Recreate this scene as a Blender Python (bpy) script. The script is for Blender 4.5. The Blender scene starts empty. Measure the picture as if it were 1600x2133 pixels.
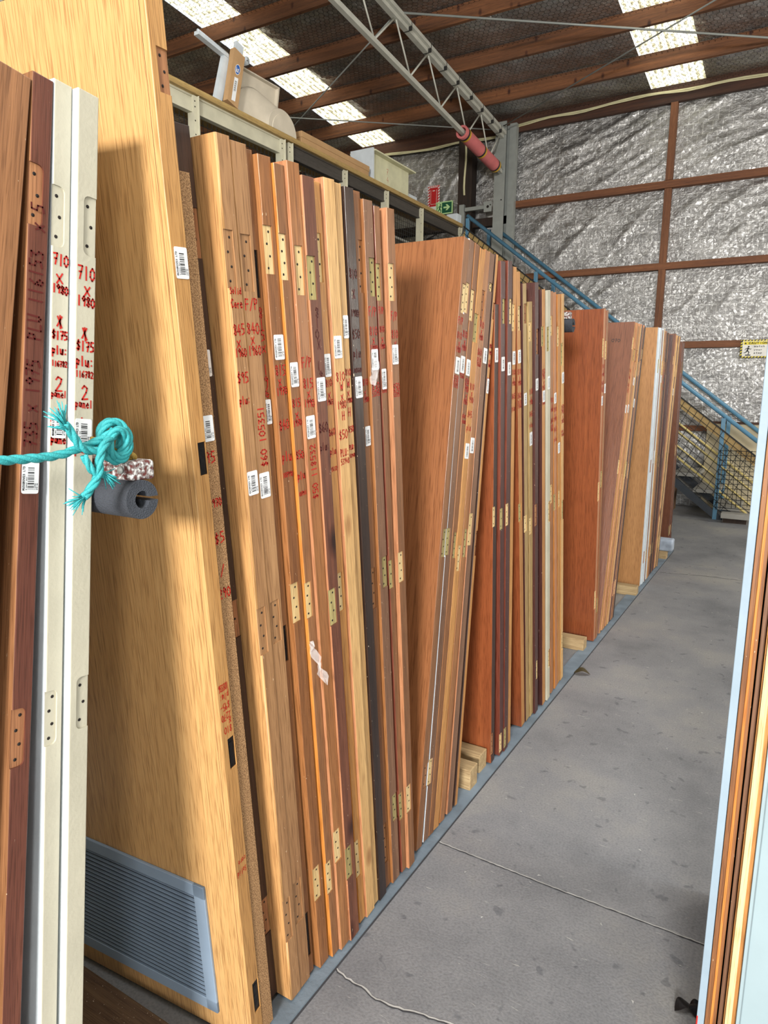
import bpy, bmesh, math, random
from mathutils import Vector, Matrix, noise
random.seed(7)
C = bpy.context.scene.collection
scn = bpy.context.scene

# ------------------------------------------------------------------ camera
FPX, PIT, ROL, YAW = 1425.67, .17458, -.01112, .53709
def make_camera():
    cam = bpy.data.cameras.new('camera'); o = bpy.data.objects.new('camera', cam); C.objects.link(o)
    fw = Vector((-math.sin(YAW)*math.cos(PIT), math.cos(YAW)*math.cos(PIT), -math.sin(PIT)))
    r0 = Vector((math.cos(YAW), math.sin(YAW), 0)); d0 = -r0.cross(fw)
    c, s = math.cos(ROL), math.sin(ROL)
    r = c*r0 + s*d0; d = -s*r0 + c*d0
    m = Matrix((r, -d, -fw)).transposed().to_4x4(); m.translation = (0, 0, 1.5)
    o.matrix_world = m
    cam.sensor_fit = 'HORIZONTAL'; cam.sensor_width = 36; cam.lens = FPX/1600*36
    cam.clip_start = .02; cam.clip_end = 100
    scn.camera = o
make_camera()

# ------------------------------------------------------------------ world, light, exposure
w = bpy.data.worlds.new('sky'); scn.world = w; w.use_nodes = True
bg = w.node_tree.nodes['Background']; bg.inputs[0].default_value = (.80, .90, 1.0, 1); bg.inputs[1].default_value = .9
def area(name, loc, target, sx, sy, power, col=(1, 1, 1)):
    l = bpy.data.lights.new(name, 'AREA'); l.shape = 'RECTANGLE'; l.size = sx; l.size_y = sy; l.energy = power; l.color = col
    o = bpy.data.objects.new(name, l); C.objects.link(o); o.location = loc
    o.rotation_euler = (Vector(target)-Vector(loc)).to_track_quat('-Z', 'Y').to_euler()
    return o
# daylight through the loading door behind and to the right of the viewer
area('loading_door_daylight', (1.35, -6.2, 3.1), (-.9, 1.6, 1.2), 1.4, 1.2, 740, (1, .97, .92))
area('loading_door_daylight', (4.3, -5.0, 1.9), (-.9, 1.0, 1.4), .9, 1.2, 130, (1, .97, .93))
# daylight entering through the translucent roof strips above the aisle
area('rooflight_daylight', (2.7, 2.6, 5.75), (2.3, 2.6, 0), .6, 13.5, 290, (.95, .98, 1))
area('rooflight_daylight', (-1.7, .0, 6.0), (-1.2, .0, 0), .6, 7.0, 90, (.95, .98, 1))
area('far_floor_fill', (5.0, 8.0, 2.4), (-.5, 8.0, 0), 1.8, 1.6, 170, (1, .96, .88))  # added fill to brighten the far floor; the right wall has no window here
scn.view_settings.view_transform = 'Standard'; scn.view_settings.look = 'None'
scn.view_settings.gamma = 1; scn.view_settings.use_curve_mapping = False
scn.view_settings.exposure = 0.5
scn.cycles.use_denoising = True
scn.cycles.max_bounces = 8; scn.cycles.diffuse_bounces = 4; scn.cycles.glossy_bounces = 4
scn.cycles.sample_clamp_indirect = 6

# ------------------------------------------------------------------ materials
def lin(c):
    return tuple((x/255/12.92 if x/255 <= .04045 else ((x/255+.055)/1.055)**2.4) for x in c)
def mat_new(name):
    m = bpy.data.materials.new(name); m.use_nodes = True; nt = m.node_tree
    b = nt.nodes['Principled BSDF']; return m, nt, b
def N(nt, t, **kw):
    n = nt.nodes.new(t)
    for k, v in kw.items():
        if k.startswith('i_'):
            n.inputs[k[2:].replace('_', ' ')].default_value = v
        else: setattr(n, k, v)
    return n
def ramp(nt, stops):
    r = nt.nodes.new('ShaderNodeValToRGB'); e = r.color_ramp.elements
    while len(e) < len(stops): e.new(.5)
    for el, (p, c) in zip(e, stops):
        el.position = p; el.color = (*c, 1) if len(c) == 3 else c
    return r
def coords(nt, scale, obj_random=True, kind='Object'):
    tc = N(nt, 'ShaderNodeTexCoord'); mp = N(nt, 'ShaderNodeMapping'); mp.inputs['Scale'].default_value = scale
    if obj_random:
        oi = N(nt, 'ShaderNodeObjectInfo'); ad = N(nt, 'ShaderNodeVectorMath', operation='MULTIPLY_ADD')
        ad.inputs[1].default_value = (37, 19, 11)
        nt.links.new(oi.outputs['Random'], ad.inputs[0]); nt.links.new(tc.outputs[kind], ad.inputs[2])
        nt.links.new(ad.outputs[0], mp.inputs[0])
    else: nt.links.new(tc.outputs[kind], mp.inputs[0])
    return mp
def plain(name, col, rough=.6, metal=0, bump=0, bscale=60, var=.06, spec=.5):
    m, nt, b = mat_new(name); c = lin(col)
    b.inputs['Roughness'].default_value = rough; b.inputs['Metallic'].default_value = metal
    b.inputs['Specular IOR Level'].default_value = spec
    mp = coords(nt, (1, 1, 1)); n = N(nt, 'ShaderNodeTexNoise', i_Scale=9., i_Detail=6.)
    nt.links.new(mp.outputs[0], n.inputs['Vector'])
    r = ramp(nt, [(.3, tuple(x*(1-var*2) for x in c)), (.7, tuple(min(1, x*(1+var)) for x in c))])
    nt.links.new(n.outputs['Fac'], r.inputs[0]); nt.links.new(r.outputs[0], b.inputs['Base Color'])
    if bump:
        n2 = N(nt, 'ShaderNodeTexNoise', i_Scale=float(bscale), i_Detail=4.); nt.links.new(mp.outputs[0], n2.inputs['Vector'])
        bp = N(nt, 'ShaderNodeBump', i_Strength=bump, i_Distance=.004); nt.links.new(n2.outputs['Fac'], bp.inputs['Height'])
        nt.links.new(bp.outputs[0], b.inputs['Normal'])
    return m
def wood(name, c1, c2, rough=.5, axis=2, scuff=.0, grain=1., coat=0, knots=False, blotch=.4, soft=False):
    """timber with grain along one axis; c1 light, c2 dark streaks"""
    m, nt, b = mat_new(name); c1 = lin(c1); c2 = lin(c2)
    s = [55*grain]*3; s[axis] = (.6 if soft else 1.6)*grain; mp = coords(nt, s)
    n = N(nt, 'ShaderNodeTexNoise', i_Scale=1., i_Detail=7., i_Roughness=.62, i_Distortion=.35)
    nt.links.new(mp.outputs[0], n.inputs['Vector'])
    s2 = [9.*grain]*3; s2[axis] = .55; mp2 = coords(nt, s2)
    n2 = N(nt, 'ShaderNodeTexNoise', i_Scale=1., i_Detail=4., i_Distortion=.8); nt.links.new(mp2.outputs[0], n2.inputs['Vector'])
    mx = N(nt, 'ShaderNodeMath', operation='MULTIPLY_ADD'); mx.inputs[1].default_value = 1-blotch
    nt.links.new(n.outputs['Fac'], mx.inputs[0])
    ml = N(nt, 'ShaderNodeMath', operation='MULTIPLY'); ml.inputs[1].default_value = blotch
    nt.links.new(n2.outputs['Fac'], ml.inputs[0]); nt.links.new(ml.outputs[0], mx.inputs[2])
    if soft: n.inputs['Distortion'].default_value = .05; n2.inputs['Distortion'].default_value = .2
    r = ramp(nt, [(.34-.1*soft, c2), (.52, tuple((a+d)/2 for a, d in zip(c1, c2))), (.66+.08*soft, c1)])
    nt.links.new(mx.outputs[0], r.inputs[0]); out = r.outputs[0]
    # fine pores
    s3 = [420.]*3; s3[axis] = 14.; mp3 = coords(nt, s3)
    n3 = N(nt, 'ShaderNodeTexNoise', i_Scale=1., i_Detail=2.); nt.links.new(mp3.outputs[0], n3.inputs['Vector'])
    r3 = ramp(nt, [(.36, (.5, .44, .38)), (.50, (1, 1, 1))]); nt.links.new(n3.outputs['Fac'], r3.inputs[0])
    mm = N(nt, 'ShaderNodeMixRGB', blend_type='MULTIPLY'); mm.inputs[0].default_value = .7
    nt.links.new(out, mm.inputs[1]); nt.links.new(r3.outputs[0], mm.inputs[2]); out = mm.outputs[0]
    if knots:
        mp4 = coords(nt, (4., 4., 2.2)); v = N(nt, 'ShaderNodeTexVoronoi', i_Scale=1.6); nt.links.new(mp4.outputs[0], v.inputs['Vector'])
        r4 = ramp(nt, [(.05, (.18, .10, .08)), (.13, (.7, .6, .55)), (.17, (1, 1, 1))]); nt.links.new(v.outputs['Distance'], r4.inputs[0])
        m4 = N(nt, 'ShaderNodeMixRGB', blend_type='MULTIPLY'); m4.inputs[0].default_value = 1
        nt.links.new(out, m4.inputs[1]); nt.links.new(r4.outputs[0], m4.inputs[2]); out = m4.outputs[0]
    if scuff:
        mp5 = coords(nt, (230., 230., 90.)); n5 = N(nt, 'ShaderNodeTexNoise', i_Scale=1., i_Detail=3.); nt.links.new(mp5.outputs[0], n5.inputs['Vector'])
        r5 = ramp(nt, [(.76-scuff*.07, (0, 0, 0)), (.80-scuff*.07, (1, 1, 1))]); nt.links.new(n5.outputs['Fac'], r5.inputs[0])
        m5 = N(nt, 'ShaderNodeMixRGB'); m5.inputs[2].default_value = (*lin((215, 195, 165)), 1)
        nt.links.new(r5.outputs[0], m5.inputs[0]); nt.links.new(out, m5.inputs[1]); out = m5.outputs[0]
    nt.links.new(out, b.inputs['Base Color'])
    b.inputs['Roughness'].default_value = rough
    b.inputs['Coat Weight'].default_value = coat; b.inputs['Coat Roughness'].default_value = .25
    bp = N(nt, 'ShaderNodeBump', i_Strength=.25, i_Distance=.002); nt.links.new(n3.outputs['Fac'], bp.inputs['Height'])
    nt.links.new(bp.outputs[0], b.inputs['Normal'])
    return m
M = {}
W = lambda k, *a, **kw: M.__setitem__(k, wood(k, *a, **kw))
W('tan_edge', (176, 134, 92), (142, 102, 66), scuff=.4)
W('honey_face', (208, 160, 104), (180, 130, 78), rough=.5, soft=True)
W('blond_veneer', (208, 166, 110), (186, 140, 86), rough=.45, grain=2.6, coat=.1, blotch=.12, soft=True)
W('blond_edge', (200, 154, 96), (176, 126, 70), rough=.5)
W('mid_brown', (156, 108, 70), (116, 76, 46), scuff=.4)
W('orange_brown', (156, 104, 60), (110, 68, 38), scuff=.6)
W('orange_wood', (174, 120, 72), (136, 86, 48), scuff=.3, rough=.4)
W('bright_orange', (212, 142, 70), (184, 112, 48), rough=.35)
W('salmon_wood', (194, 138, 98), (160, 104, 68), scuff=.4)
W('red_brown', (112, 66, 50), (82, 42, 32), rough=.4, scuff=.2)
W('grey_brown', (142, 104, 78), (104, 72, 52), scuff=.7)
W('dark_brown', (70, 46, 36), (44, 28, 22), scuff=.4)
W('knotty_brown', (128, 78, 54), (84, 48, 36), scuff=.5, knots=True)
W('near_black', (62, 44, 36), (36, 24, 20), scuff=.6, rough=.35)
W('pine', (220, 180, 122), (190, 146, 92), scuff=.2, knots=True)
W('honey_edge', (204, 148, 84), (166, 112, 58), scuff=.3)
W('khaki_wood', (186, 158, 106), (150, 122, 78), scuff=.3)
W('maroon', (88, 50, 44), (62, 34, 32), rough=.4, scuff=.5)
W('maroon_gloss', (132, 72, 54), (102, 50, 38), rough=.3)
W('cedar_face', (158, 104, 64), (128, 78, 46), rough=.35, coat=.25, grain=1.3, soft=True)
W('orange_face', (154, 86, 48), (118, 58, 32), rough=.35, coat=.3, grain=1., soft=True)
W('brown_face', (130, 82, 56), (102, 60, 42), rough=.38, coat=.2, grain=1., soft=True)
W('tan_face', (186, 136, 84), (166, 116, 68), rough=.5, grain=1.2, soft=True)
W('raw_pine', (232, 208, 158), (204, 172, 116), rough=.75)
W('raw_brown', (176, 124, 82), (132, 84, 54), rough=.75, scuff=.3)
W('raw_olive', (198, 184, 124), (132, 116, 70), rough=.75)
W('beam_timber', (138, 88, 52), (66, 42, 28), axis=0, grain=.35, rough=.7, knots=True)
W('girt_timber', (146, 94, 58), (98, 58, 36), axis=0, grain=.4, rough=.7)
W('stud_timber', (142, 92, 58), (96, 58, 36), axis=2, grain=.4, rough=.7)
W('eave_timber', (96, 58, 36), (50, 28, 18), axis=0, grain=.35, rough=.7)
W('dark_post', (62, 46, 36), (34, 24, 18), axis=2, grain=.4, rough=.8)
W('rail_board', (186, 158, 100), (150, 122, 72), axis=1, grain=.5, rough=.6)
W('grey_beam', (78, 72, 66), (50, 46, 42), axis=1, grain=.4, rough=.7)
W('bearer_wood', (196, 172, 130), (156, 130, 92), axis=0, rough=.8)
W('gable_board', (120, 92, 64), (84, 60, 42), axis=0, rough=.8, scuff=.8)
def speckle(name, c1, c2, c3, sc):
    m, nt, b = mat_new(name); mp = coords(nt, (1, 1, 1)); n = N(nt, 'ShaderNodeTexNoise', i_Scale=float(sc), i_Detail=3.)
    nt.links.new(mp.outputs[0], n.inputs['Vector'])
    r = ramp(nt, [(.38, lin(c1)), (.5, lin(c2)), (.62, lin(c3))]); nt.links.new(n.outputs['Fac'], r.inputs[0])
    nt.links.new(r.outputs[0], b.inputs['Base Color']); b.inputs['Roughness'].default_value = .85
    bp = N(nt, 'ShaderNodeBump', i_Strength=.7, i_Distance=.002); nt.links.new(n.outputs['Fac'], bp.inputs['Height']); nt.links.new(bp.outputs[0], b.inputs['Normal'])
    return m
M['chipboard'] = speckle('chipboard', (112, 80, 50), (154, 116, 76), (176, 138, 96), 420)
P = lambda k, *a, **kw: M.__setitem__(k, plain(k, *a, **kw))
P('cream_paint', (186, 181, 162), .5, bump=.15, bscale=150)
P('cream_face', (196, 204, 208), .45, bump=.15, bscale=150)
P('white_paint', (200, 208, 214), .5, bump=.1)
P('sticker', (226, 228, 230), .35, var=.02)
P('ink', (28, 28, 30), .6)
P('red_ink', (186, 30, 18), .5, var=.03)
P('dark_red_ink', (86, 20, 14), .5)
P('hole', (26, 18, 14), .9)
P('black_metal', (34, 32, 34), .4, metal=.6, bump=.4)
P('bluegrey_plastic', (138, 156, 176), .45)
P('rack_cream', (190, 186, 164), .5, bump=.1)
P('steel_grey', (150, 154, 150), .5, metal=.2)
P('truss_grey', (186, 186, 176), .5)
P('wire_dark', (40, 38, 36), .5, metal=.3)
P('blue_white', (144, 162, 176), .5, bump=.1)
P('stair_blue', (84, 130, 158), .4, bump=.1)
P('stair_dark', (52, 58, 66), .5, metal=.3)
P('yellow_pipe', (204, 186, 120), .5)
P('black_net', (24, 24, 24), .7)
P('pink_foam', (206, 112, 112), .8, bump=.4, bscale=200)
P('yellow_tape', (206, 160, 40), .5)
P('black_tape', (28, 26, 26), .5)
P('cable_cream', (206, 200, 160), .6)
P('cardboard', (176, 140, 98), .8, bump=.1)
P('trough_plastic', (196, 186, 168), .5, bump=.1)
P('tray_cream', (206, 204, 172), .5)
P('sign_green', (10, 84, 56), .4)
P('sign_glow', (190, 226, 160), .5)
P('sign_red', (186, 26, 32), .4)
P('sign_white', (224, 222, 216), .5)
P('sign_yellow', (226, 206, 40), .5)
P('sticker_blue', (36, 90, 170), .4)
P('foam_black', (62, 66, 74), .9, bump=.9, bscale=420, var=.2)
M['rusty_bar'] = speckle('rusty_bar', (96, 44, 40), (128, 120, 118), (214, 214, 212), 150)
P('rope_aqua', (50, 160, 164), .6, bump=.4, bscale=500)
P('rope_yellow', (176, 146, 70), .8, bump=.4, bscale=500)
P('slab_grey', (150, 148, 142), .8, bump=.2)
P('deck_grey', (92, 86, 78), .8)
P('beige_wall', (188, 176, 148), .7)
P('leaf_brown', (70, 60, 30), .8)
P('glaze', (150, 168, 174), .3, var=.03)
P('grey_line', (120, 136, 142), .5)
P('strip_blue', (118, 132, 144), .75, bump=.3, bscale=80, var=.15)
P('crack_dark', (58, 58, 62), .95)
P('crack_edge', (186, 186, 184), .9, var=.15)
P('block_white', (176, 188, 204), .8, bump=.4, var=.2)
P('extinguisher_red', (190, 30, 36), .3)

def concrete():
    m, nt, b = mat_new('concrete'); mp = coords(nt, (1, 1, 1), False)
    n1 = N(nt, 'ShaderNodeTexNoise', i_Scale=1.1, i_Detail=9., i_Roughness=.65); nt.links.new(mp.outputs[0], n1.inputs['Vector'])
    r1 = ramp(nt, [(.32, lin((108, 110, 114))), (.5, lin((133, 134, 137))), (.7, lin((155, 153, 148)))]); nt.links.new(n1.outputs['Fac'], r1.inputs[0])
    n2 = N(nt, 'ShaderNodeTexNoise', i_Scale=140., i_Detail=4.); nt.links.new(mp.outputs[0], n2.inputs['Vector'])
    r2 = ramp(nt, [(.3, (.72, .72, .74)), (.55, (1, 1, 1)), (.75, (1.12, 1.12, 1.1))]); nt.links.new(n2.outputs['Fac'], r2.inputs[0])
    mx = N(nt, 'ShaderNodeMixRGB', blend_type='MULTIPLY'); mx.inputs[0].default_value = .8
    nt.links.new(r1.outputs[0], mx.inputs[1]); nt.links.new(r2.outputs[0], mx.inputs[2])
    # old drips and stains
    n3 = N(nt, 'ShaderNodeTexNoise', i_Scale=17., i_Detail=2., i_Distortion=.4); nt.links.new(mp.outputs[0], n3.inputs['Vector'])
    r3 = ramp(nt, [(.655, (1, 1, 1)), (.70, (.64, .65, .68))]); nt.links.new(n3.outputs['Fac'], r3.inputs[0])
    m2 = N(nt, 'ShaderNodeMixRGB', blend_type='MULTIPLY'); m2.inputs[0].default_value = .9
    nt.links.new(mx.outputs[0], m2.inputs[1]); nt.links.new(r3.outputs[0], m2.inputs[2])
    # pale scratches
    mp4 = coords(nt, (9, 70, 1), False); mp4.inputs['Rotation'].default_value = (0, 0, .6)
    n4 = N(nt, 'ShaderNodeTexNoise', i_Scale=1., i_Detail=3., i_Distortion=2.2); nt.links.new(mp4.outputs[0], n4.inputs['Vector'])
    r4 = ramp(nt, [(.70, (0, 0, 0)), (.74, (1, 1, 1))]); nt.links.new(n4.outputs['Fac'], r4.inputs[0])
    m3 = N(nt, 'ShaderNodeMixRGB'); m3.inputs[2].default_value = (*lin((176, 176, 172)), 1)
    nt.links.new(r4.outputs[0], m3.inputs[0]); nt.links.new(m2.outputs[0], m3.inputs[1])
    nt.links.new(m3.outputs[0], b.inputs['Base Color']); b.inputs['Roughness'].default_value = .62
    bp = N(nt, 'ShaderNodeBump', i_Strength=.35, i_Distance=.003); nt.links.new(n2.outputs['Fac'], bp.inputs['Height']); nt.links.new(bp.outputs[0], b.inputs['Normal'])
    return m
M['concrete'] = concrete()
def foil(name, col, rough, sc, strength):
    m, nt, b = mat_new(name); mp = coords(nt, (sc*.7, sc*.7, sc), False)
    b.inputs['Metallic'].default_value = .92; b.inputs['Roughness'].default_value = rough
    n = N(nt, 'ShaderNodeTexNoise', i_Scale=5., i_Detail=8., i_Roughness=.64, i_Distortion=1.0); nt.links.new(mp.outputs[0], n.inputs['Vector'])
    v = N(nt, 'ShaderNodeTexVoronoi', feature='DISTANCE_TO_EDGE', i_Scale=7.); 
    nd = N(nt, 'ShaderNodeMixRGB'); nd.inputs[0].default_value = .25
    nt.links.new(mp.outputs[0], nd.inputs[1]); nt.links.new(n.outputs['Color'], nd.inputs[2]); nt.links.new(nd.outputs[0], v.inputs['Vector'])
    ad = N(nt, 'ShaderNodeMath', operation='MULTIPLY_ADD'); ad.inputs[1].default_value = .35
    nt.links.new(v.outputs['Distance'], ad.inputs[0]); nt.links.new(n.outputs['Fac'], ad.inputs[2])
    bp = N(nt, 'ShaderNodeBump', i_Strength=strength, i_Distance=.02); nt.links.new(ad.outputs[0], bp.inputs['Height']); nt.links.new(bp.outputs[0], b.inputs['Normal'])
    n2 = N(nt, 'ShaderNodeTexNoise', i_Scale=.9, i_Detail=3.); nt.links.new(mp.outputs[0], n2.inputs['Vector'])
    c = lin(col); r = ramp(nt, [(.35, tuple(x*.8 for x in c)), (.65, tuple(min(1, x*1.1) for x in c))]); nt.links.new(n2.outputs['Fac'], r.inputs[0])
    # reinforcing threads inside the foil
    tc = N(nt, 'ShaderNodeTexCoord'); br = N(nt, 'ShaderNodeTexBrick', offset=.5)
    br.inputs['Scale'].default_value = 1; br.inputs['Brick Width'].default_value = .115; br.inputs['Row Height'].default_value = .14
    br.inputs['Mortar Size'].default_value = .0026; br.inputs['Mortar Smooth'].default_value = .4
    rt = N(nt, 'ShaderNodeMapping'); rt.inputs['Rotation'].default_value = (math.pi/2, 0, 0)
    nt.links.new(tc.outputs['Object'], rt.inputs[0]); nt.links.new(rt.outputs[0], br.inputs['Vector'])
    mx = N(nt, 'ShaderNodeMixRGB'); mx.inputs[2].default_value = (.8, .8, .78, 1)
    fm = N(nt, 'ShaderNodeMath', operation='MULTIPLY'); fm.inputs[1].default_value = .8 if name == 'wall_foil' else 0
    nt.links.new(br.outputs['Fac'], fm.inputs[0]); nt.links.new(fm.outputs[0], mx.inputs[0]); nt.links.new(r.outputs[0], mx.inputs[1])
    nt.links.new(mx.outputs[0], b.inputs['Base Color'])
    return m
M['wall_foil'] = foil('wall_foil', (168, 167, 166), .34, 4., .6)
M['roof_foil'] = foil('roof_foil', (222, 220, 218), .27, 4., 1.)
def skylight_mat():
    m, nt, b = mat_new('skylight_sheet'); mp = coords(nt, (1, 1, 1), False)
    n = N(nt, 'ShaderNodeTexNoise', i_Scale=14., i_Detail=6.); nt.links.new(mp.outputs[0], n.inputs['Vector'])
    sx = N(nt, 'ShaderNodeSeparateXYZ'); nt.links.new(mp.outputs[0], sx.inputs[0])
    mu = N(nt, 'ShaderNodeMath', operation='MULTIPLY'); mu.inputs[1].default_value = 2*math.pi/.0762; nt.links.new(sx.outputs[0], mu.inputs[0])
    sn = N(nt, 'ShaderNodeMath', operation='SINE'); nt.links.new(mu.outputs[0], sn.inputs[0])
    ad = N(nt, 'ShaderNodeMath', operation='MULTIPLY_ADD'); ad.inputs[1].default_value = .10; nt.links.new(sn.outputs[0], ad.inputs[0]); nt.links.new(n.outputs['Fac'], ad.inputs[2])
    r = ramp(nt, [(.34, (.30, .27, .15)), (.44, (.66, .63, .45)), (.56, (.88, .88, .76)), (.66, (1, 1, .93))]); nt.links.new(ad.outputs[0], r.inputs[0])
    b.inputs['Base Color'].default_value = (.7, .7, .6, 1); b.inputs['Roughness'].default_value = .5
    nt.links.new(r.outputs[0], b.inputs['Emission Color']); b.inputs['Emission Strength'].default_value = SKY
    return m
SKY = 1.3
M['skylight'] = skylight_mat()
def film():
    m, nt, b = mat_new('clear_film'); b.inputs['Base Color'].default_value = (.9, .9, .9, 1); b.inputs['Alpha'].default_value = .26; b.inputs['Roughness'].default_value = .25
    return m
M['film'] = film()

# ------------------------------------------------------------------ mesh helpers
class MB:
    """collects shapes for ONE mesh; each face carries a material slot"""
    def __init__(s): s.v = []; s.f = []; s.mi = []; s.sm = []; s.mats = []
    def slot(s, m):
        if m not in s.mats: s.mats.append(m)
        return s.mats.index(m)
    def add(s, vs, fs, m, smooth=False):
        k = len(s.v); s.v += [tuple(v) for v in vs]; i = s.slot(m)
        for f in fs: s.f.append(tuple(k+j for j in f)); s.mi.append(i); s.sm.append(smooth)
        return s
    def box(s, a, b, m):
        x0, y0, z0 = a; x1, y1, z1 = b
        vs = [(x0, y0, z0), (x1, y0, z0), (x1, y1, z0), (x0, y1, z0), (x0, y0, z1), (x1, y0, z1), (x1, y1, z1), (x0, y1, z1)]
        return s.add(vs, [(0, 3, 2, 1), (4, 5, 6, 7), (0, 1, 5, 4), (1, 2, 6, 5), (2, 3, 7, 6), (3, 0, 4, 7)], m)
    def bar(s, p, q, wd, ht, m, up=(0, 0, 1)):
        """box section beam from p to q"""
        p = Vector(p); q = Vector(q); d = (q-p).normalized(); u = Vector(up); sd = d.cross(u).normalized(); u = sd.cross(d)
        vs = []
        for c in (p, q):
            for i, j in ((-1, -1), (1, -1), (1, 1), (-1, 1)): vs.append(c+sd*i*wd/2+u*j*ht/2)
        return s.add(vs, [(0, 1, 2, 3), (7, 6, 5, 4), (0, 4, 5, 1), (1, 5, 6, 2), (2, 6, 7, 3), (3, 7, 4, 0)], m)
    def tube(s, pts, r, m, n=8, cap=True):
        pts = [Vector(p) for p in pts]; rs = r if isinstance(r, (list, tuple)) else [r]*len(pts)
        t = (pts[1]-pts[0]).normalized(); a = Vector((0, 0, 1)) if abs(t.z) < .9 else Vector((1, 0, 0))
        u = t.cross(a).normalized(); vs = []
        for i, p in enumerate(pts):
            t2 = (pts[min(i+1, len(pts)-1)]-pts[max(i-1, 0)])
            t2 = t2.normalized() if t2.length > 1e-9 else t
            u = (u-t2*u.dot(t2)).normalized(); w_ = t2.cross(u)
            for k in range(n):
                an = 2*math.pi*k/n; vs.append(p+(u*math.cos(an)+w_*math.sin(an))*rs[i])
        fs = []
        for i in range(len(pts)-1):
            for k in range(n): fs.append((i*n+k, i*n+(k+1) % n, (i+1)*n+(k+1) % n, (i+1)*n+k))
        if cap: fs += [tuple(range(n))[::-1], tuple((len(pts)-1)*n+k for k in range(n))]
        return s.add(vs, fs, m, True)
    def disc(s, c, nrm, r, m, n=8, th=.0006):
        nrm = Vector(nrm).normalized(); c = Vector(c)
        return s.tube([c, c+nrm*th], r, m, n)
    def build(s, name, parent=None, bevel=0, segs=2):
        me = bpy.data.meshes.new(name); me.from_pydata(s.v, [], s.f)
        for m in s.mats: me.materials.append(m)
        me.polygons.foreach_set('material_index', s.mi); me.polygons.foreach_set('use_smooth', s.sm)
        bm = bmesh.new(); bm.from_mesh(me); bmesh.ops.recalc_face_normals(bm, faces=bm.faces)
        if bevel: bmesh.ops.bevel(bm, geom=bm.edges[:], offset=bevel, segments=segs, affect='EDGES', profile=.5, clamp_overlap=True)
        bm.to_mesh(me); bm.free()
        o = bpy.data.objects.new(name, me); C.objects.link(o)
        if parent is not None: o.parent = parent
        return o
def tag(o, label=None, cat=None, group=None, kind=None):
    if label: o['label'] = label
    if cat: o['category'] = cat
    if group: o['group'] = group
    if kind: o['kind'] = kind
    return o
def empty(name, loc=(0, 0, 0), rot=(0, 0, 0)):
    o = bpy.data.objects.new(name, None); C.objects.link(o); o.location = loc; o.rotation_euler = rot
    o.empty_display_size = .05
    return o
def struct(o): o['kind'] = 'structure'; return o

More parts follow.
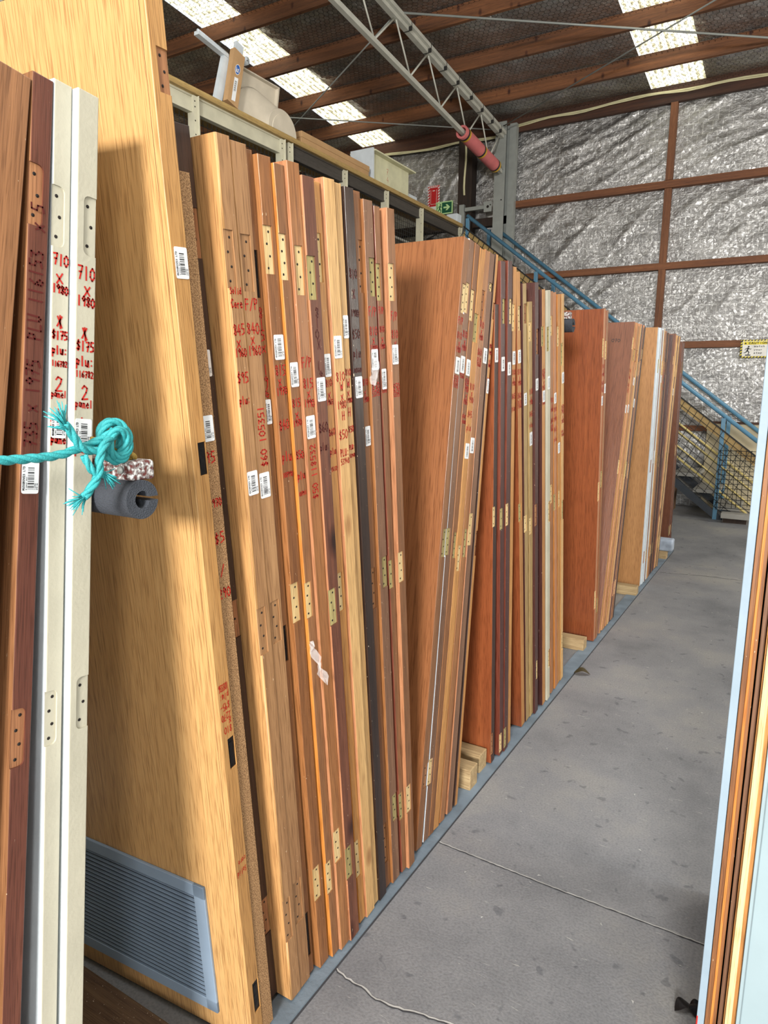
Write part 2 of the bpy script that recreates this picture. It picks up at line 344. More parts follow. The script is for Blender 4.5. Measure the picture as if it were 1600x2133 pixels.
# handwriting: a small single-stroke alphabet, drawn as ribbons
G = {
 '0': [[(.5, 1.4), (.1, 1), (.1, .4), (.5, 0), (.9, .4), (.9, 1), (.5, 1.4)]], '1': [[(.5, 1.4), (.5, 0)]],
 '2': [[(.1, 1.1), (.4, 1.4), (.85, 1.15), (.7, .7), (.1, 0), (.95, .05)]], '3': [[(.1, 1.3), (.8, 1.3), (.4, .8), (.9, .5), (.7, .05), (.1, .1)]],
 '4': [[(.6, 1.4), (.1, .5), (.95, .5)], [(.7, .9), (.65, 0)]], '5': [[(.9, 1.4), (.25, 1.4), (.2, .8), (.8, .75), (.85, .2), (.1, 0)]],
 '6': [[(.7, 1.4), (.2, .8), (.15, .2), (.6, 0), (.85, .35), (.5, .65), (.2, .45)]], '7': [[(.1, 1.35), (.9, 1.4), (.45, 0)], [(.3, .7), (.8, .75)]],
 '8': [[(.8, 1.2), (.4, 1.4), (.2, 1.05), (.8, .45), (.6, 0), (.2, .25), (.75, .95), (.8, 1.2)]],
 '9': [[(.85, 1.1), (.5, 1.4), (.15, 1.05), (.5, .75), (.85, 1.1), (.7, 0)]],
 'x': [[(.1, .9), (.85, .1)], [(.85, 1), (.1, 0)]], 'X': [[(.1, 1.3), (.9, 0)], [(.9, 1.4), (.1, 0)]],
 '$': [[(.85, 1.1), (.4, 1.25), (.2, .9), (.8, .5), (.6, .1), (.1, .2)], [(.5, 1.5), (.45, -.1)]],
 '/': [[(.9, 1.5), (.1, -.1)]], '+': [[(.5, 1), (.5, .2)], [(.1, .6), (.9, .6)]], '*': [[(.2, 1.3), (.8, .2)], [(.8, 1.3), (.1, .3)], [(.5, 1.4), (.6, .1)]],
 ':': [[(.4, .9), (.5, .85)], [(.4, .2), (.5, .15)]], '-': [[(.1, .6), (.9, .6)]],
 'F': [[(.9, 1.4), (.2, 1.4), (.15, 0)], [(.2, .75), (.8, .8)]], 'P': [[(.2, 0), (.2, 1.4), (.8, 1.25), (.75, .8), (.2, .65)]],
 'W': [[(.05, 1.4), (.25, 0), (.5, .9), (.75, 0), (.95, 1.4)]], 'H': [[(.15, 1.4), (.15, 0)], [(.85, 1.4), (.85, 0)], [(.15, .7), (.85, .7)]],
 'L': [[(.2, 1.4), (.15, 0), (.9, .05)]], 'U': [[(.15, 1.4), (.2, .2), (.5, 0), (.8, .2), (.85, 1.4)]], 'V': [[(.1, 1.4), (.5, 0), (.9, 1.4)]],
 'S': [[(.85, 1.2), (.4, 1.4), (.2, 1), (.8, .5), (.6, .05), (.1, .15)]], 'T': [[(.05, 1.4), (.95, 1.4)], [(.5, 1.4), (.5, 0)]],
 'M': [[(.1, 0), (.15, 1.4), (.5, .5), (.85, 1.4), (.9, 0)]], 'G': [[(.9, 1.2), (.5, 1.4), (.1, .8), (.4, 0), (.9, .2), (.9, .65), (.55, .65)]],
 'R': [[(.15, 0), (.15, 1.4), (.8, 1.2), (.75, .8), (.15, .7), (.9, 0)]], 'O': [[(.5, 1.4), (.1, 1), (.1, .4), (.5, 0), (.9, .4), (.9, 1), (.5, 1.4)]],
 'E': [[(.9, 1.4), (.15, 1.4), (.15, 0), (.9, 0)], [(.15, .7), (.7, .7)]], 'D': [[(.15, 0), (.15, 1.4), (.7, 1.2), (.9, .7), (.7, .1), (.15, 0)]],
 'C': [[(.9, 1.2), (.5, 1.4), (.1, .8), (.4, 0), (.9, .2)]], 'A': [[(.05, 0), (.5, 1.4), (.95, 0)], [(.25, .5), (.75, .5)]],
 'I': [[(.5, 1.4), (.5, 0)]], 'N': [[(.1, 0), (.15, 1.4), (.85, 0), (.9, 1.4)]],
 'p': [[(.2, -.4), (.2, .9), (.75, .75), (.6, .15), (.2, .2)]], 'l': [[(.4, 1.4), (.4, 0)]], 'u': [[(.1, .9), (.2, .1), (.6, .05), (.8, .9), (.85, 0)]],
 'a': [[(.8, .8), (.3, .9), (.15, .2), (.6, .1), (.8, .8), (.85, 0)]], 'n': [[(.15, 0), (.2, .9), (.6, .85), (.8, 0)]],
 'e': [[(.15, .5), (.8, .55), (.5, .9), (.15, .4), (.5, 0), (.85, .15)]], 'c': [[(.8, .75), (.3, .85), (.15, .2), (.8, .1)]],
 'o': [[(.5, .9), (.15, .5), (.5, 0), (.8, .5), (.5, .9)]], 'r': [[(.2, .9), (.25, 0)], [(.25, .6), (.7, .9)]], 'i': [[(.5, .8), (.5, 0)], [(.5, 1.2), (.52, 1.1)]],
 'd': [[(.8, 1.4), (.8, 0)], [(.8, .7), (.3, .8), (.15, .2), (.8, .1)]], 'f': [[(.8, 1.3), (.5, 1.4), (.45, 0)], [(.2, .8), (.8, .8)]],
 't': [[(.5, 1.3), (.5, .1), (.8, 0)], [(.2, .9), (.8, .9)]], 'h': [[(.15, 1.4), (.15, 0)], [(.15, .6), (.6, .85), (.8, 0)]],
 's': [[(.75, .8), (.3, .85), (.3, .55), (.75, .4), (.6, .05), (.15, .1)]], 'y': [[(.15, .9), (.5, .2)], [(.85, .9), (.3, -.5)]], 'w': [[(.05, .9), (.25, 0), (.5, .7), (.75, 0), (.95, .9)]],
}
def write(mb, text, org, ux, uy, cw, ch, wd, m, nrm, jit=.06, rnd=random):
    """strokes of a text line starting at org; ux, uy = unit directions; cw, ch = character cell"""
    org = Vector(org); ux = Vector(ux); uy = Vector(uy); nrm = Vector(nrm); x = 0
    for ch_ in text:
        dy = rnd.uniform(-jit, jit)*ch
        for st in G.get(ch_, []):
            pts = [org+ux*(x+cw*.86*(a+rnd.uniform(-jit, jit)*.6))+uy*(ch/1.4*(b+rnd.uniform(-jit, jit)*.6)+dy) for a, b in st]
            for p, q in zip(pts, pts[1:]):
                d = (q-p)
                if d.length < 1e-6: continue
                d.normalize(); s_ = d.cross(nrm)*wd/2; e = d*wd*.3
                mb.add([p-s_-e, q-s_+e, q+s_+e, p+s_-e], [(0, 1, 2, 3)], m)
        x += cw

# ------------------------------------------------------------------ the shed
YW = 10.15; ZE = 5.36; RS = math.tan(math.radians(5))       # far wall, eave height, roof slope
def zr(y): return ZE+(YW-y)*RS
XL, XR, YF = -9.6, 5.2, -6.5
mb = MB(); mb.box((XL, YF, -.15), (XR, YW+.3, 0), M['concrete']); struct(mb.build('floor'))
mb = MB(); mb.box((XL-.1, YF, -.15), (XL, YW+.3, 6.9), M['beige_wall']); struct(mb.build('wall_left'))
mb = MB()   # right wall stops short of the wide loading door near the front
mb.box((XR, -1.2, -.15), (XR+.1, YW+.3, 6.9), M['beige_wall']); mb.box((XR, YF, 3.6), (XR+.1, -1.2, 6.9), M['beige_wall'])
struct(mb.build('wall_right'))
mb = MB()   # front wall behind the viewer with the loading door opening
mb.box((XL, YF-.1, -.15), (.2, YF, 6.9), M['beige_wall']); mb.box((.2, YF-.1, 4.2), (XR+.1, YF, 6.9), M['beige_wall']); struct(mb.build('wall_front'))
# foil-lined far wall with sagging folds
def foil_wall():
    x0, x1, z0, z1 = XL, XR, 0, ZE+.05; nx, nz = 460, 190; vs = []; fs = []
    rnd = random.Random(3)
    for j in range(nz+1):
        for i in range(nx+1):
            x = x0+(x1-x0)*i/nx; z = z0+(z1-z0)*j/nz
            # bays between the girts: foil is pinned at the girts and billows between them
            zz = [0, 1.05, 2.15, 3.18, 4.2, 5.3]; k = max(q for q in range(5) if z >= zz[q]-1e-6) if z < 5.3 else 4
            t = (z-zz[k])/(zz[k+1]-zz[k]); t = min(1, max(0, t)); pin = math.sin(math.pi*t)**.6
            sx = ((x+1.75) % 2.2)/2.2; pin2 = .35+.65*math.sin(math.pi*sx)
            dx = x+1.75; ang = (x*1.0-z*1.5)*1.25+.35*math.sin(z*2.3+x*.7)
            amp = .5+.5*math.sin(x*1.3+z*.8+k*1.7)
            f = ((1-abs(math.sin(ang*3.9+.8*math.sin(x*2.1+k))))**3*.017+(1-abs(math.sin(ang*8.3+1.3*math.sin(x*3.7+z*1.4))))**2*.015*amp
                 + math.sin(x*3.1-z*9.7+1.2*math.sin(x*1.9))*.006+math.sin(x*7.3+z*17+2*math.sin(x*2.3))*.003)
            y = YW-.022-pin*(.015+pin2*abs(f)*1.25+.008*noise.fractal((x*4.5, k*3.1, z*9), .9, 2.1, 4))
            vs.append((x, y, z))
    for j in range(nz):
        for i in range(nx):
            a = j*(nx+1)+i; fs.append((a, a+1, a+nx+2, a+nx+1))
    mb = MB(); mb.add(vs, fs, M['wall_foil'], True); mb.box((x0, YW+.02, -.15), (x1, YW+.15, z1+.3), M['beige_wall'])
    return struct(mb.build('wall_back'))
foil_wall()
# roof: foil blanket sagging between purlins, interrupted by three translucent strips
PUR = [YW-.10-.885*k for k in range(1, 19)]
STR = [(-6.46, -5.85), (-2.03, -1.38), (2.4, 3.05)]
def roof():
    mb = MB(); xs = [XL]
    for a, b in STR: xs += [a, b]
    xs.append(XR)
    for q in range(0, len(xs), 2):
        a, b = xs[q], xs[q+1]; nx = max(2, int((b-a)/.05)); ys = [YF+(4.5-YF)*i/60 for i in range(60)]+[4.5+(YW-4.5)*i/113 for i in range(114)]; vs = []; fs = []
        for y in ys:
            ph = ((YW-.1-y)/.885) % 1.0
            for i in range(nx+1):
                x = a+(b-a)*i/nx
                edge = min(1, (x-a)/.15, (b-x)/.15)
                sag = .055*math.sin(math.pi*ph)**1.3*(.6+.4*math.sin(x*2.3+y*1.1))*max(0, edge)+.032*math.sin(math.pi*ph)*noise.fractal((x*3.2, y*6.5, 1.7), .9, 2.1, 4)*max(0, edge)
                vs.append((x, y, zr(y)+.01-sag))
        for j in range(len(ys)-1):
            for i in range(nx): k = j*(nx+1)+i; fs.append((k, k+1, k+nx+2, k+nx+1))
        mb.add(vs, fs, M['roof_foil'], True)
    struct(mb.build('ceiling'))
roof()
# translucent corrugated strips (rooflights)
for n, (a, b) in enumerate(STR):
    mb = MB(); nx = 64; vs = []; fs = []
    ys = [YF+(YW+.05-YF)*i/6 for i in range(7)]
    for y in ys:
        for i in range(nx+1):
            x = a-.02+(b-a+.04)*i/nx; vs.append((x, y, zr(y)+.035+.009*math.sin(2*math.pi*x/.0762)))
    for j in range(6):
        for i in range(nx): k = j*(nx+1)+i; fs.append((k, k+1, k+nx+2, k+nx+1))
    mb.add(vs, fs, M['skylight'], True); struct(mb.build('window_%d' % (n+1)))
# hexagonal wire netting under the foil
def netting():
    vs = []; fs = []; c = .036; wd = .0022; rnd = random.Random(5)
    X0, X1, Y0, Y1 = -8.4, .3, 5.4, YW-.12
    def seg(p, q):
        k = len(vs); d = Vector((q[0]-p[0], q[1]-p[1], 0)).normalized(); s = Vector((-d.y, d.x, 0))*wd
        for r_ in (p, q):
            z = zr(r_[1])-.038-.05*math.sin(math.pi*(((YW-.1-r_[1])/.885) % 1.0))**1.3*.9
            vs.append((r_[0]-s.x, r_[1]-s.y, z)); vs.append((r_[0]+s.x, r_[1]+s.y, z))
        fs.append((k, k+1, k+3, k+2))
    dx = c*math.sqrt(3); j = 0; y = Y0
    while y < Y1:
        x = X0+(dx/2 if j % 2 else 0)
        while x < X1:
            p0 = (x, y); p1 = (x, y+c); p2 = (x+dx/2, y-c/2); p3 = (x-dx/2, y-c/2)
            seg(p0, p1); seg(p0, p2); seg(p0, p3); x += dx
        y += 1.5*c; j += 1
    mb = MB(); mb.add(vs, fs, M['wire_dark']); o = mb.build('wire_netting'); return tag(o, 'hexagonal wire netting stretched under the roof foil between the rafters', 'netting', kind='stuff')
netting()
# purlins, eave beam, wall framing (timber frame of the shed)
for k, y in enumerate(PUR[:14]):
    mb = MB(); mb.box((XL, y, zr(y)-.185), (XR, y+.048, zr(y)-.008), M['beam_timber'])
    o = mb.build('roof_purlin', bevel=.003); struct(o)
mb = MB(); mb.box((XL, YW-.12, ZE-.19), (XR, YW-.07, ZE+.02), M['eave_timber']); struct(mb.build('trim_1', bevel=.003))
for n, (z, t) in enumerate(((4.19, .09), (3.17, .085), (2.15, .085), (1.06, .07))):
    mb = MB(); mb.box((-3.82 if n == 0 else XL, YW-.135, z-t/2), (XR, YW-.045, z+t/2), M['girt_timber']); struct(mb.build('trim_%d' % (n+2), bevel=.003))
for n, x in enumerate((-1.77, .43, 2.63)):
    zs = [0, 1.02, 1.1, 2.11, 2.19, 3.13, 3.21, 4.14, 4.24, ZE-.19]
    mb = MB()
    for a, b in zip(zs[::2], zs[1::2]): mb.box((x, YW-.13, a), (x+.085, YW-.045, b), M['stud_timber'])
    struct(mb.build('trim_%d' % (n+6), bevel=.003))
mb = MB(); mb.box((-4.68, YW-.24, 2.8), (-4.46, YW-.06, ZE-.19), M['dark_post']); struct(mb.build('trim_9', bevel=.004))
mb = MB(); mb.box((-6.9, YW-.16, 3.93), (-3.9, YW-.06, 4.05), M['dark_post']); struct(mb.build('trim_10', bevel=.004))
mb = MB(); mb.box((-1.0, YW-.16, 0), (.6, YW-.136, 1.13), M['beige_wall']); struct(mb.build('trim_11'))
mb = MB(); mb.box((-1.0, YW-.17, 1.13), (.6, YW-.136, 1.16), M['eave_timber']); struct(mb.build('trim_12'))
# steel column with flanges
mb = MB(); mb.box((-4.06, 9.80, 0), (-3.90, 9.812, 5.26), M['steel_grey']); mb.box((-4.06, 9.99, 0), (-3.90, 10.0, 5.26), M['steel_grey']); mb.box((-3.985, 9.812, 0), (-3.975, 9.99, 5.26), M['steel_grey'])
mb.box((-3.90, 9.93, 0), (-3.80, 9.94, 5.26), M['steel_grey']); mb.box((-3.808, 9.94, 0), (-3.80, 10.02, 5.26), M['steel_grey'])
col = empty('steel_column', (-3.98, 9.9, 0)); o = mb.build('column_shaft'); o.parent = col; o.matrix_parent_inverse = Matrix.Translation((3.98, -9.9, 0))
tag(col, 'pale grey steel column rising to the roof beside the foil wall', 'column')
for z in (5.2, 5.08, 4.62, 4.22):
    mb = MB(); mb.disc((-3.94, 9.80, z), (0, -1, 0), .010, M['black_metal'], 8, .004); part_ = mb.build('bolt_head', col); part_.matrix_parent_inverse = Matrix.Translation((3.98, -9.9, 0))
# roof truss: two chords, paired web rods
XT = -3.96
def zu(y): return 5.08+(9.72-y)*.0825
def zl(y): return 4.60+(9.75-y)*.092
tr = empty('roof_truss', (XT, 9.75, 4.6)); inv = Matrix.Translation((-XT, -9.75, -4.6))
def part(mb, name, par, inv_, **kw):
    o = mb.build(name, **kw); o.parent = par; o.matrix_parent_inverse = inv_; return o
mb = MB(); mb.bar((XT, 9.79, zu(9.79)), (XT, 2.0, zu(2.0)), .06, .08, M['truss_grey']); mb.bar((XT+.045, 9.79, zu(9.79)+.02), (XT+.045, 2.0, zu(2.0)+.02), .04, .04, M['truss_grey']); part(mb, 'top_chord', tr, inv)
mb = MB(); mb.bar((XT, 9.79, zl(9.79)), (XT, 2.0, zl(2.0)), .05, .05, M['truss_grey']); part(mb, 'bottom_chord', tr, inv)
nodes_u = [9.70, 9.02, 8.27, 7.50, 6.77, 6.03, 5.30]; nodes_l = [9.34, 8.60, 7.85, 7.10, 6.36, 5.62]
for i, yl in enumerate(nodes_l):
    for yu in (nodes_u[i], nodes_u[i+1]):
        mb = MB(); mb.tube([(XT, yl, zl(yl)+.02), (XT, yu, zu(yu)-.02)], .010, M['truss_grey'], 6); part(mb, 'web_rod', tr, inv)
for y in (9.6, 9.3, 8.95, 8.6, 8.2, 7.85, 7.45, 7.0):
    mb = MB(); mb.box((XT-.034, y, zu(y)-.045), (XT+.068, y+.007, zu(y)+.045), M['black_tape']); part(mb, 'cable_tie', tr, inv)
tag(tr, 'light grey steel roof truss running up towards the viewer over the mezzanine', 'roof truss')
# pink foam lagging over the truss end
pf = empty('foam_pipe_wrap', (XT, 9.1, zl(9.1))); invp = Matrix.Translation((-XT, -9.1, -zl(9.1)))
pts = [(XT, 8.46+.16*i, zl(8.46+.16*i)) for i in range(8)]
mb = MB(); mb.tube(pts, .082, M['pink_foam'], 20, cap=False); mb.tube(pts, .055, M['pink_foam'], 20, cap=False)
def ring(mb, p, q, ro, ri, m, n=20):
    p = Vector(p); t = (Vector(q)-p).normalized(); u = t.cross(Vector((1, 0, 0))).normalized(); v = t.cross(u); vs = []
    for k in range(n):
        a = 2*math.pi*k/n; d = u*math.cos(a)+v*math.sin(a); vs += [p+d*ro, p+d*ri]
    mb.add(vs, [(2*k, 2*k+1, (2*k+3) % (2*n), (2*k+2) % (2*n)) for k in range(n)], m)
ring(mb, pts[0], pts[1], .082, .055, M['pink_foam']); ring(mb, pts[-1], pts[-2], .082, .055, M['pink_foam'])
part(mb, 'foam_tube', pf, invp)
for y in (8.50, 9.02, 9.52):
    mb = MB(); mb.tube([(XT, y, zl(y)), (XT, y+.035, zl(y+.035)), ], .0845, M['black_tape'], 20, cap=False); mb.tube([(XT, y+.035, zl(y+.035)), (XT, y+.07, zl(y+.07))], .0845, M['yellow_tape'], 20, cap=False)
    part(mb, 'hazard_tape_band', pf, invp)
tag(pf, 'pink foam tube with yellow and black tape around the end of the roof truss', 'foam tube')
# diagonal roof bracing wires
for lab, a, b, r in (
    ('grey bracing rod running right from the truss across the roof', (XT, 6.8, 5.36), (.95, 10.03, 5.19), .011),
    ('thin bracing wire rising right from the column top across the roof', (XT+.06, 9.72, 5.17), (.98, 6.85, 5.42), .008),
    ('thin bracing wire running left from the column top over the mezzanine', (XT-.04, 9.72, 5.13), (-8.9, 6.85, 5.40), .008),
    ('thin bracing wire falling left from the truss behind the plastic hood', (XT-.03, 6.8, 5.34), (-8.9, 9.94, 5.20), .008)):
    mb = MB(); mb.tube([a, b], r, M['steel_grey'], 6); tag(mb.build('bracing_rod'), lab, 'bracing rod', 'bracing rods under the roof')
rnd = random.Random(11)
pts = []
for i in range(90):
    x = XL+.2+(4.6-XL)*i/89; pts.append((x, YW-.14-.01*math.sin(x*2), ZE-.15-.03*math.sin(x*1.1+.5)+.012*math.sin(x*5)+(.06 if x > -3.9 else -.02)))
mb = MB(); mb.tube(pts, .013, M['cable_cream'], 6); mb.tube([(a, b-.012, c-.02+.006*math.sin(a*9)) for a, b, c in pts], .009, M['cable_cream'], 6)
tag(mb.build('electric_cable'), 'pair of cream cables clipped along the dark beam at the top of the foil wall', 'cable')
pts = [(-4.56+.01*math.sin(i), YW-.26, 5.1-.12*i) for i in range(7)]
mb = MB(); mb.tube(pts, .016, M['cable_cream'], 6); tag(mb.build('electric_cable'), 'cream cable running down the dark post left of the steel column', 'cable')
# small steel stub rail beside the column
sr = empty('steel_rail', (-4.5, 9.85, 4.16)); iv = Matrix.Translation((4.5, -9.85, -4.16))
mb = MB(); mb.bar((-4.52, 9.85, 4.16), (-4.12, 9.85, 4.16), .05, .05, M['steel_grey']); part(mb, 'rail', sr, iv)
mb = MB(); mb.box((-4.2, 9.79, 4.08), (-4.08, 9.8, 4.22), M['steel_grey']); mb.disc((-4.14, 9.79, 4.15), (0, -1, 0), .02, M['hole'], 12); mb.disc((-4.10, 9.79, 4.17), (0, -1, 0), .01, M['hole'], 8); part(mb, 'end_plate', sr, iv)
tag(sr, 'short horizontal steel rail with a drilled plate left of the column', 'steel rail')
mb = MB(); mb.box((-4.62, 9.84, 2.8), (-4.54, 9.9, 4.24), M['steel_grey']); tag(mb.build('steel_post', bevel=.004), 'short grey steel post at the head of the stairs', 'post')

# ------------------------------------------------------------------ signs
def cell_text(mb, txt, x, z, y, cw, ch, wd, m, jit=.0):
    write(mb, txt, (x, y, z), (1, 0, 0), (0, 0, 1), cw, ch, wd, m, (0, -1, 0), jit)
ys = YW-.20
fs_ = empty('fire_sign', (-5.11, ys, 4.5)); iv = Matrix.Translation((5.11, -ys, -4.5))
mb = MB(); mb.box((-5.20, ys, 4.02), (-5.00, ys+.006, 4.60), M['sign_white'])
k = 0; z = 4.02
while z < 4.60:      # diagonal red bars of the border
    for xa, xb in ((-5.20, -5.172), (-5.028, -5.0)):
        mb.add([(xa, ys-.001, z), (xb, ys-.001, z+.02), (xb, ys-.001, min(z+.04, 4.60)), (xa, ys-.001, min(z+.02, 4.6))], [(0, 1, 2, 3)], M['sign_red'])
    z += .042
for k in range(5): mb.add([(-5.17+k*.03, ys-.001, 4.575), (-5.155+k*.03, ys-.001, 4.6), (-5.14+k*.03, ys-.001, 4.6), (-5.155+k*.03, ys-.001, 4.575)], [(0, 1, 2, 3)], M['sign_red'])
part(mb, 'striped_border', fs_, iv)
mb = MB(); mb.box((-5.17, ys-.004, 4.30), (-5.03, ys, 4.57), M['sign_red']); mb.box((-5.12, ys-.0055, 4.52), (-5.08, ys-.004, 4.53), M['sign_white'])
for a, b in (((-5.15, 4.33), (-5.146, 4.54)), ((-5.054, 4.33), (-5.05, 4.54)), ((-5.15, 4.33), (-5.05, 4.334))): mb.box((a[0], ys-.0055, a[1]), (b[0], ys-.004, b[1]), M['sign_white'])
part(mb, 'red_panel', fs_, iv)
tag(fs_, 'red fire notice with a red and white striped border on the foil wall', 'sign')
es = empty('exit_sign', (-4.91, ys, 4.26)); iv = Matrix.Translation((4.91, -ys, -4.26))
mb = MB(); mb.box((-5.05, ys-.02, 4.165), (-4.77, ys, 4.345), M['sign_glow']); part(mb, 'sign_frame', es, iv)
mb = MB(); y_ = ys-.022; mb.box((-5.035, y_, 4.18), (-4.785, ys-.02, 4.33), M['sign_green']); part(mb, 'sign_face', es, iv)
mb = MB(); mb.box((-5.025, y_-.001, 4.183), (-4.945, y_, 4.327), M['sign_glow'])
mb.add([(-4.92, y_-.001, 4.245), (-4.86, y_-.001, 4.245), (-4.885, y_-.001, 4.215), (-4.855, y_-.001, 4.215), (-4.81, y_-.001, 4.257), (-4.855, y_-.001, 4.30), (-4.885, y_-.001, 4.30), (-4.86, y_-.001, 4.27), (-4.92, y_-.001, 4.27)], [tuple(range(9))], M['sign_glow'])
def runner(mb, x, z, s, y, m):
    mb.disc((x+.12*s, y, z+.92*s), (0, -1, 0), .09*s, m, 10)
    for a, b, wd in (((.10, .80), (.0, .45), .17), ((.0, .45), (.2, .25), .11), ((.2, .25), (.12, 0), .09), ((0, .45), (-.16, .22), .11), ((-.16, .22), (-.36, .18), .08),
                     ((.1, .76), (.3, .6), .07), ((.3, .6), (.42, .68), .06), ((.06, .76), (-.2, .66), .07), ((-.2, .66), (-.26, .5), .06)):
        p = Vector((x+a[0]*s, y, z+a[1]*s)); q = Vector((x+b[0]*s, y, z+b[1]*s)); d = (q-p).normalized(); n = Vector((-d.z, 0, d.x))*wd*s/2
        mb.add([p-n, q-n, q+n, p+n], [(0, 1, 2, 3)], m)
runner(mb, -4.985, 4.188, .125, y_-.0022, M['sign_green']); part(mb, 'running_figure_and_arrow', es, iv)
tag(es, 'green exit sign with running figure and right-pointing arrow', 'sign')
yc = 9.99
cs = empty('caution_sign', (-.53, yc, 2.08)); iv = Matrix.Translation((.53, -yc, -2.08))
mb = MB(); mb.box((-.70, yc, 1.97), (-.36, yc+.006, 2.19), M['sign_yellow'])
for k in range(10):
    x = -.70+k*.036
    for z0, z1 in ((1.97, 1.985), (2.175, 2.19)): mb.add([(x, yc-.001, z0), (x+.018, yc-.001, z0), (x+.03, yc-.001, z1), (x+.012, yc-.001, z1)], [(0, 1, 2, 3)], M['black_tape'])
for k in range(6):
    z = 1.975+k*.036
    for x0, x1 in ((-.70, -.678), (-.382, -.36)): mb.add([(x0, yc-.001, z), (x1, yc-.001, z+.012), (x1, yc-.001, z+.03), (x0, yc-.001, z+.018)], [(0, 1, 2, 3)], M['black_tape'])
part(mb, 'hazard_border', cs, iv)
mb = MB(); mb.box((-.678, yc-.003, 1.987), (-.382, yc, 2.174), M['sign_white']); mb.box((-.67, yc-.004, 2.13), (-.39, yc-.003, 2.168), M['sign_yellow']); part(mb, 'sign_face', cs, iv)
mb = MB(); y_ = yc-.005
cell_text(mb, 'CAUTION', -.612, 2.138, y_, .0305, .023, .006, M['ink']); cell_text(mb, 'Watch', -.548, 2.098, y_, .025, .020, .004, M['ink'])
cell_text(mb, 'your', -.548, 2.058, y_, .025, .020, .004, M['ink']); cell_text(mb, 'step', -.548, 2.018, y_, .025, .020, .004, M['ink'])
mb.add([(-.66, y_, 2.137), (-.632, y_, 2.137), (-.646, y_, 2.162)], [(0, 1, 2)], M['ink'])
runner(mb, -.62, 2.01, .105, y_, M['ink']); mb.box((-.64, y_, 1.995), (-.58, y_+.001, 2.008), M['ink']); part(mb, 'lettering', cs, iv)
tag(cs, 'CAUTION Watch your step sign with yellow and black edging on the foil wall', 'sign')

# ------------------------------------------------------------------ mezzanine and what stands on its rail
mb = MB(); mb.box((XL, .6, 2.62), (-4.34, YW-.25, 2.74), M['deck_grey']); struct(mb.build('mezzanine_floor'))
for y in (.8, 5, 9.0):
    mb = MB(); mb.box((-4.46, y-.05, 0), (-4.36, y+.05, 2.62), M['steel_grey']); struct(mb.build('mezzanine_post'))
XM = -4.26
bl = empty('mezzanine_balustrade', (XM, 9.1, 2.74)); iv = Matrix.Translation((-XM, -9.1, -2.74))
mb = MB(); mb.box((XM-.42, .8, 3.745), (XM+.035, 9.14, 3.79), M['rail_board']); part(mb, 'top_board', bl, iv, bevel=.003)
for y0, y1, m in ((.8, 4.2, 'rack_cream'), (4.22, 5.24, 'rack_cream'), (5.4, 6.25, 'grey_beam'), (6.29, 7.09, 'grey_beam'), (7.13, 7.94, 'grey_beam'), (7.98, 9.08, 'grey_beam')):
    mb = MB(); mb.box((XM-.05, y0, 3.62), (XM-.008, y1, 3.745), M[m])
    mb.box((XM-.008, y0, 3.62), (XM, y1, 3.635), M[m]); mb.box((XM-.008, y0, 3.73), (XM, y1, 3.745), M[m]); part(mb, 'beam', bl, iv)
for y in (2.6, 3.4, 4.2, 5.26, 5.37, 6.27, 7.11, 7.96, 9.11):
    mb = MB(); mb.box((XM, y-.022, 2.60), (XM+.014, y+.022, 3.74), M['rack_cream']); mb.box((XM, y+.018, 2.6), (XM+.034, y+.022, 3.74), M['rack_cream'])
    mb.box((XM-.05, y-.022, 2.60), (XM, y-.018, 3.74), M['rack_cream'])
    for z in (3.70, 3.66, 3.56, 3.46): mb.disc((XM+.014, y-.006, z), (1, 0, 0), .006, M['hole'], 8)
    part(mb, 'upright', bl, iv)
for z in (3.3, 2.98):
    mb = MB(); mb.tube([(XM-.12, 1.0, z+.12), (XM-.12, 9.0, z+.02)], .014, M['sign_white'], 8); part(mb, 'mid_rail', bl, iv)
mb = MB(); k = 0
y = 1.0
while y < 9.05: mb.box((XM-.066, y, 2.75), (XM-.062, y+.0035, 3.62), M['black_net']); y += .05
z = 2.78
while z < 3.62: mb.box((XM-.066, 1.0, z), (XM-.062, 9.05, z+.0035), M['black_net']); z += .05
part(mb, 'black_netting', bl, iv)
tag(bl, 'mezzanine edge rail of cream rack uprights, beams, wooden top board and black netting', 'balustrade')
# hessian-white bundles and sheets behind the netting
mb = MB()
for k in range(16):
    a = k/15; mb.tube([(-4.55-.05*math.sin(k), 6.9+.55*a, 2.75), (-4.62, 6.95+.5*a+.03*math.sin(k*2), 3.2), (-4.58+.03*math.cos(k), 7.0+.42*a, 3.55)], .026, M['block_white'], 8)
tag(mb.build('wrapped_bundle'), 'white wrapped bundle behind the black netting above the stacks', 'bundle')
fe = empty('fire_extinguisher', (-4.48, 8.62, 3.1)); iv = Matrix.Translation((4.48, -8.62, -3.1))
mb = MB(); mb.tube([(-4.48, 8.62, 2.745), (-4.48, 8.62, 3.42), (-4.48, 8.62, 3.48), (-4.48, 8.62, 3.5)], [.07, .07, .045, .02], M['extinguisher_red'], 16); part(mb, 'cylinder', fe, iv)
mb = MB(); mb.tube([(-4.48, 8.62, 3.38), (-4.48, 8.62, 3.44)], .0715, M['sign_white'], 16, cap=False); part(mb, 'label_band', fe, iv)
mb = MB(); mb.box((-4.5, 8.60, 3.5), (-4.44, 8.66, 3.53), M['black_metal']); mb.bar((-4.48, 8.62, 3.53), (-4.36, 8.62, 3.57), .02, .01, M['black_metal']); part(mb, 'valve', fe, iv)
tag(fe, 'red fire extinguisher behind the netting near the end of the mezzanine', 'fire extinguisher')

ZB = 3.79
